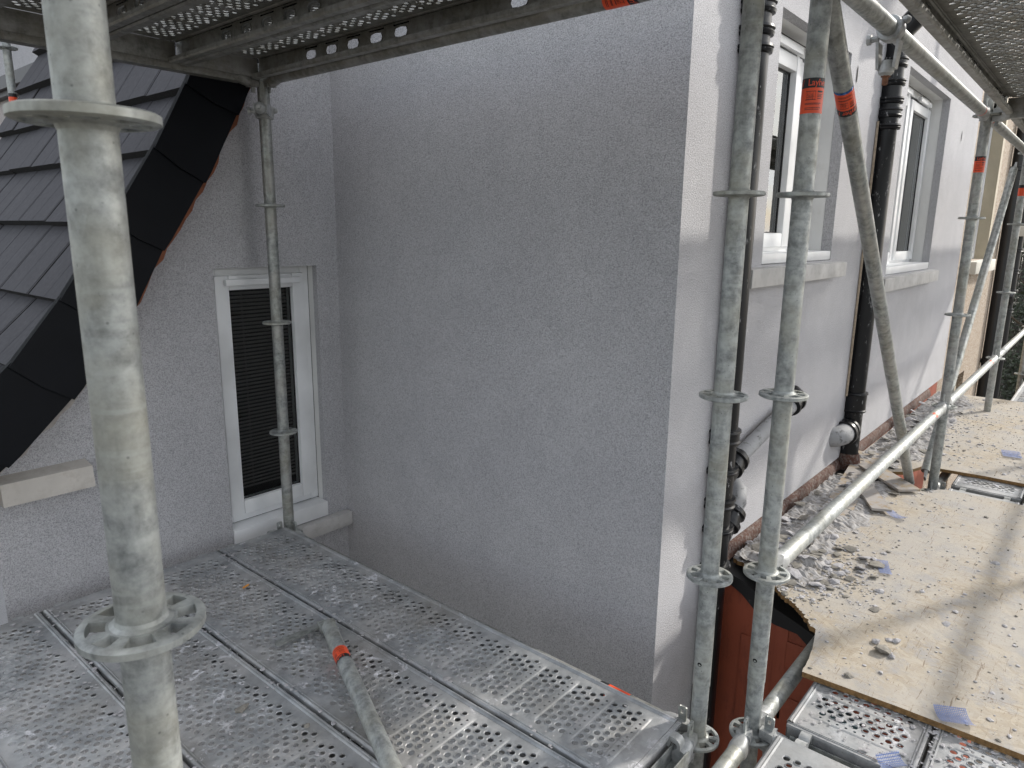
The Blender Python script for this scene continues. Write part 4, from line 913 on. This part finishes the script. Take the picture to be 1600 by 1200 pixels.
ordn = ['first', 'second', 'third', 'fourth']
for i in range(4):
    plank(PL207, (1.65 - .322 - i * .33, .72 + .0425, .058), False, '%s perforated plank of the lower left deck, counted from the blank wall' % ordn[i])
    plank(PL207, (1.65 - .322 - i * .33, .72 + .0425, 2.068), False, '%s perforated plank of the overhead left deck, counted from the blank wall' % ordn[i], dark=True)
for i in range(4): plank(PL207, (1.65 - .322 - i * .33, .72 + .0425, -1.942), False, '%s plank of the lift below the lower left deck, from the blank wall' % ordn[i], dark='shade')  # coloured dark so the holes above look down on shade
# walkway planks run along X: local y -> +X, local x -> -Y
for bi, (x0, kd, nm) in enumerate(((-.76, PL257, 'the camera bay'), (1.81, PL257, 'the bay before the brace pole'), (4.38, PL207, 'the bay beyond the brace pole'), (6.45, PL257, 'the farthest bay'))):
    for i in range(3):
        yy = .528 - i * .33
        plank(kd, (x0 + .0425, yy, .058), True, '%s walkway plank from the wall in %s' % (ordn[i], nm))
        if i < 2: plank(kd, (x0 + .0425, yy, 2.068), True, '%s overhead walkway plank from the wall in %s' % (ordn[i], nm), dark=True)
        if bi in (1, 2) and i < 2: plank(kd, (x0 + .0425, yy, 4.058), True, '%s plank from the wall on the lift above %s' % (ordn[i], nm), dark=True)
# ---------------------------------------------------------------- strand boards
def jag(pts, step=.008, amp=.006, seed=1):
    r_ = random.Random(seed); out = []
    for p, q in zip(pts, pts[1:]):
        p, q = Vector(p), Vector(q); n = max(1, int((q - p).length / step)); nn = Vector((-(q - p).y, (q - p).x, 0)).normalized() if len(p) == 3 else Vector((-(q - p).y, (q - p).x)).normalized()
        for i in range(n): out.append(p.lerp(q, i / n) + nn * r_.uniform(-amp, amp))
    return out + [Vector(pts[-1])]
def board(name, outline, z, th, label, mats=('osb', 'osb_edge'), cat='strand board', group='dusty strand boards on the walkway'):
    m = MB(); m.prism([(p[0], p[1], z) for p in outline], (0, 0, th), 0, 1)
    o = m.build(name, list(mats), None, smooth=0); return tag(o, label, cat, group)
brk = jag([(2.69, 1.045), (2.655, .98), (2.60, .87), (2.53, .80), (2.47, .715), (2.41, .66), (2.335, .605)], .007, .007, 4) + jag([(2.335, .605), (2.20, .575), (2.075, .562)], .02, .002, 5)
o1 = brk + [(2.088, .30), (2.093, 0), (2.10, -.42), (4.225, -.42), (4.235, .12), (4.232, .52), (4.20, .56), (4.12, .60), (4.10, .86), (4.16, .90), (4.15, .97), (4.08, .985), (4.05, 1.045), (3.3, 1.05)]
board('strand_board', o1, .064, .018, 'large dusty strand board with a broken corner beside the red porch')
o2 = [(4.62, -.42), (6.98, -.42), (7.02, .45), (7.0, 1.04), (5.2, 1.045), (4.35, 1.05), (4.32, .86), (4.40, .76), (4.60, .70), (4.63, .4)]
board('strand_board', o2, .064, .018, 'far strand board past the pole where the braces meet')
def strip(p, q, w, z, label, th=.012, skew=0):
    p, q = Vector((*p, z)), Vector((*q, z + skew)); d = (q - p).normalized(); n_ = Vector((-d.y, d.x, 0)) * w / 2
    m = MB(); m.prism([p - n_, q - n_, q + n_, p + n_], (0, 0, th)); o = m.build('plywood_strip', 'ply', None, smooth=0); return tag(o, label, 'wood strip', 'loose plywood strips by the soil pipe')
strip((3.42, .86), (4.62, 1.0), .13, .084, 'long plywood strip laid beside the hole at the ribbed pipe')
strip((3.62, .70), (3.92, .86), .09, .098, 'short plywood strip crossing beneath the handrail tube', skew=.006)
strip((4.02, .66), (4.30, .93), .12, .096, 'short dusty plywood strip lying against the brace foot', skew=.006)

# ---------------------------------------------------------------- rubble
def chip_mesh(seed, flat=.45):
    r_ = random.Random(seed); bm = bmesh.new(); bmesh.ops.create_icosphere(bm, subdivisions=1, radius=1)
    sx, sy = r_.uniform(.7, 1.2), r_.uniform(.6, 1.0)
    for v in bm.verts:
        k = r_.uniform(.62, 1.2); v.co = Vector((v.co.x * sx * k, v.co.y * sy * k, v.co.z * flat * r_.uniform(.7, 1.15)))
    m = MB(); m.bm(bm); return m
CH = [chip_mesh(i, .25 + .06 * (i % 5)) for i in range(10)]
CHM = [c.mesh('mortar_chip', 'chip' if i % 4 else 'chip_dark', 0) for i, c in enumerate(CH)]
rnd = random.Random(21)
def inside(x, y):
    ox = o1; c = False; n = len(ox)
    for i in range(n):
        (xa, ya), (xb, yb) = (ox[i][0], ox[i][1]), (ox[(i + 1) % n][0], ox[(i + 1) % n][1])
        if (ya > y) != (yb > y) and x < (xb - xa) * (y - ya) / (yb - ya) + xa: c = not c
    return c or (4.66 < x < 6.95 and -.4 < y < 1.03) or (4.4 < x <= 4.66 and .8 < y < 1.03)
def spot():
    while True:
        x = rnd.uniform(2.1, 6.9); y = 1.05 - abs(rnd.gauss(0, .17)) if rnd.random() < .72 else rnd.uniform(-.3, 1.0)
        if rnd.random() < .42 and x < 4.3: x, y = rnd.gauss(2.78, .16), rnd.gauss(.80, .13)
        if inside(x, y): return x, y
count = 0
for i in range(260):
    x, y = spot(); s = rnd.uniform(.009, .026) * (1.15 if y > .6 else .8)
    o = bpy.data.objects.new('mortar_chip', CHM[i % 10]); COL.objects.link(o); o.location = (x, y, .082 + s * .12); o.scale = (s, s, s); o.rotation_euler = (rnd.uniform(-.25, .25), rnd.uniform(-.25, .25), rnd.uniform(0, 6.28))
    tag(o, 'grey crumb of hacked off mortar lying on the dusty strand boards', 'rubble', 'mortar crumbs on the strand boards')
for i, (x, y, s) in enumerate(((2.36, .40, .030), (2.40, .43, .018), (2.45, .38, .016), (2.34, .37, .014))):
    o = bpy.data.objects.new('mortar_chunk', CHM[(i * 3) % 10]); COL.objects.link(o); o.location = (x, y, .082 + s * .3); o.scale = (s, s, s * 1.6); o.rotation_euler = (.1, .2, i * 1.3)
    tag(o, ['largest broken lump of mortar', 'dark lump of mortar', 'pale lump of mortar', 'smallest lump of mortar'][i] + ' out on the open middle of the board', 'rubble', 'mortar lumps on the open board')
from mathutils import noise as mn
dr_ = MB(); nx, ny = 420, 26
def dz(x, y):
    k = max(0, min(1, (y - .70 - .12 * mn.noise(Vector((x * 3, 0, 5)))) / .11)); h = .5 + .5 * mn.fractal(Vector((x * 22, y * 22, 1)), .9, 2.1, 4)
    cl = math.exp(-((x - 2.8) / .2) ** 2 - ((y - .82) / .15) ** 2)
    return .078 + (k * .8 + cl * .7) * (.040 * h) - .006 * (1 - k)
for i in range(nx):
    for j in range(ny):
        xa, xb = 2.62 + 4.3 * i / nx, 2.62 + 4.3 * (i + 1) / nx; ya, yb = .64 + .405 * j / ny, .64 + .405 * (j + 1) / ny
        q = [(xa, ya), (xb, ya), (xb, yb), (xa, yb)]
        if not all(inside(*p) for p in q): continue
        zs_ = [dz(*p) for p in q]
        if max(zs_) < .0825: continue
        dr_.add([(p[0], p[1], z) for p, z in zip(q, zs_)], [(0, 1, 2, 3)])
tag(dr_.build('mortar_drift', 'drift', None, smooth=0, fix=False), 'drift of grey mortar dust and rubble along the foot of the wall', 'rubble', kind='stuff')
for i in range(130):
    x = rnd.uniform(2.72, 6.6); y = 1.03 - abs(rnd.gauss(0, .13)); s = rnd.uniform(.016, .036)
    if rnd.random() < .3: x, y = rnd.gauss(2.85, .15), rnd.gauss(.82, .10)
    if not inside(x, y): continue
    o = bpy.data.objects.new('mortar_flake', CHM[(i * 5) % 10]); COL.objects.link(o); o.location = (x, y, .086 + s * .2 + max(0, dz(x, y) - .082)); o.scale = (s, s, s * .8); o.rotation_euler = (rnd.uniform(-.4, .4), rnd.uniform(-.4, .4), rnd.uniform(0, 6.28))
    tag(o, 'broad flake of hacked off render lying in the rubble along the wall foot', 'rubble', 'render flakes along the wall foot')
st = MB(); st2 = MB()
for i in range(9000):
    x, y = spot(); s = abs(rnd.gauss(0, .0035)) + .0022; c = CH[rnd.randrange(10)]; a = rnd.uniform(0, 6.28); ca, sa = math.cos(a), math.sin(a)
    (st2 if rnd.random() < .3 else st).add([(x + (v[0] * ca - v[1] * sa) * s, y + (v[0] * sa + v[1] * ca) * s, .082 + (v[2] + .2) * s) for v in c.v], c.f)
tag(st.build('mortar_grit', 'chip', None, smooth=0, fix=False), 'fine grey mortar grit strewn over the strand boards', 'grit', kind='stuff')
tag(st2.build('mortar_grit', 'chip_dark', None, smooth=0, fix=False), 'fine brown grit strewn over the strand boards', 'grit', kind='stuff')
sp = MB()      # crumbs on the steel decks
for i in range(1500):
    if rnd.random() < .8: x, y = rnd.choice((1.325, .995, .665)) + rnd.gauss(0, .03) if rnd.random() < .45 else rnd.uniform(.36, 1.64), 2.75 - abs(rnd.gauss(0, .5)) if rnd.random() < .4 else rnd.uniform(.8, 2.75)
    else: x, y = rnd.uniform(1.85, 2.12), rnd.uniform(0, .5)
    if not (.34 < x < 1.64 and .78 < y < 2.74) and not (1.85 <= x <= 2.12): continue
    s = abs(rnd.gauss(0, .0035)) + .0016; c = CH[rnd.randrange(10)]; a = rnd.uniform(0, 6.28); ca, sa = math.cos(a), math.sin(a)
    sp.add([(x + (v[0] * ca - v[1] * sa) * s, y + (v[0] * sa + v[1] * ca) * s, .0615 + (v[2] * .6 + .1) * s) for v in c.v], c.f)
tag(sp.build('mortar_crumbs', 'chip', None, smooth=0, fix=False), 'pale mortar crumbs scattered over the perforated steel decks', 'grit', kind='stuff')
for i, (x, y, s, lb) in enumerate(((1.02, 1.72, .020, 'flat stone lying on the lower deck below the big near pole'), (1.10, 1.52, .010, 'small brown stone on the lower deck near the loose tube'))):
    o = bpy.data.objects.new('stone', CHM[4 + i * 4]); COL.objects.link(o); o.location = (x - .16, y, .066); o.scale = (s * 1.5, s, s); tag(o, lb, 'stone')
# blue mesh scraps
def scrap(cx, cy, z, w, h, rz, label, curl=.012):
    m = MB(); n, k = max(4, int(w / .005)), max(4, int(h / .005)); ca, sa = math.cos(rz), math.sin(rz)
    P = lambda a, b, dz=0: (cx + (a - .5) * w * ca - (b - .5) * h * sa, cy + (a - .5) * w * sa + (b - .5) * h * ca, z + curl * (abs(a - .5) * 2) ** 2 * .6 + dz)
    t = .17
    for i in range(n): m.add([P((i + .5 - t) / n, 0), P((i + .5 + t) / n, 0), P((i + .5 + t) / n, 1), P((i + .5 - t) / n, 1)], [(0, 1, 2, 3)])
    for j in range(k):
        for i in range(6): m.add([P(i / 6, (j + .5 - t) / k, .0008), P((i + 1) / 6, (j + .5 - t) / k, .0008), P((i + 1) / 6, (j + .5 + t) / k, .0008), P(i / 6, (j + .5 + t) / k, .0008)], [(0, 1, 2, 3)])
    o = m.build('mesh_scrap', 'blue', None, smooth=0, fix=False); tag(o, label, 'mesh scrap', 'scraps of blue reinforcing mesh')
scrap(3.0, .545, .084, .13, .045, .35, 'narrow strip of blue mesh upright in view on the strand board')
scrap(2.13, .165, .086, .075, .085, .5, 'square scrap of blue mesh at the near edge of the strand board', .02)
scrap(1.845, .255, .068, .05, .07, .9, 'crumpled blue mesh scrap on the steel plank at the bottom', .03)
scrap(3.62, .63, .09, .09, .05, 1.1, 'pale blue mesh scrap by the plywood strips', .02)
scrap(5.2, .33, .086, .16, .10, .2, 'faded blue mesh scrap on the far strand board')
scrap(2.95, .93, .09, .07, .04, .2, 'small blue mesh scrap among the rubble by the wall', .03)
# cigarette end on the lower deck
m = MB(); m.tube((1.22, 2.36, .066), (1.247, 2.368, .066), .0038, 10); o = m.build('cigarette_end', 'butt', None); tag(o, 'orange cigarette end lying on the lower perforated deck', 'litter')
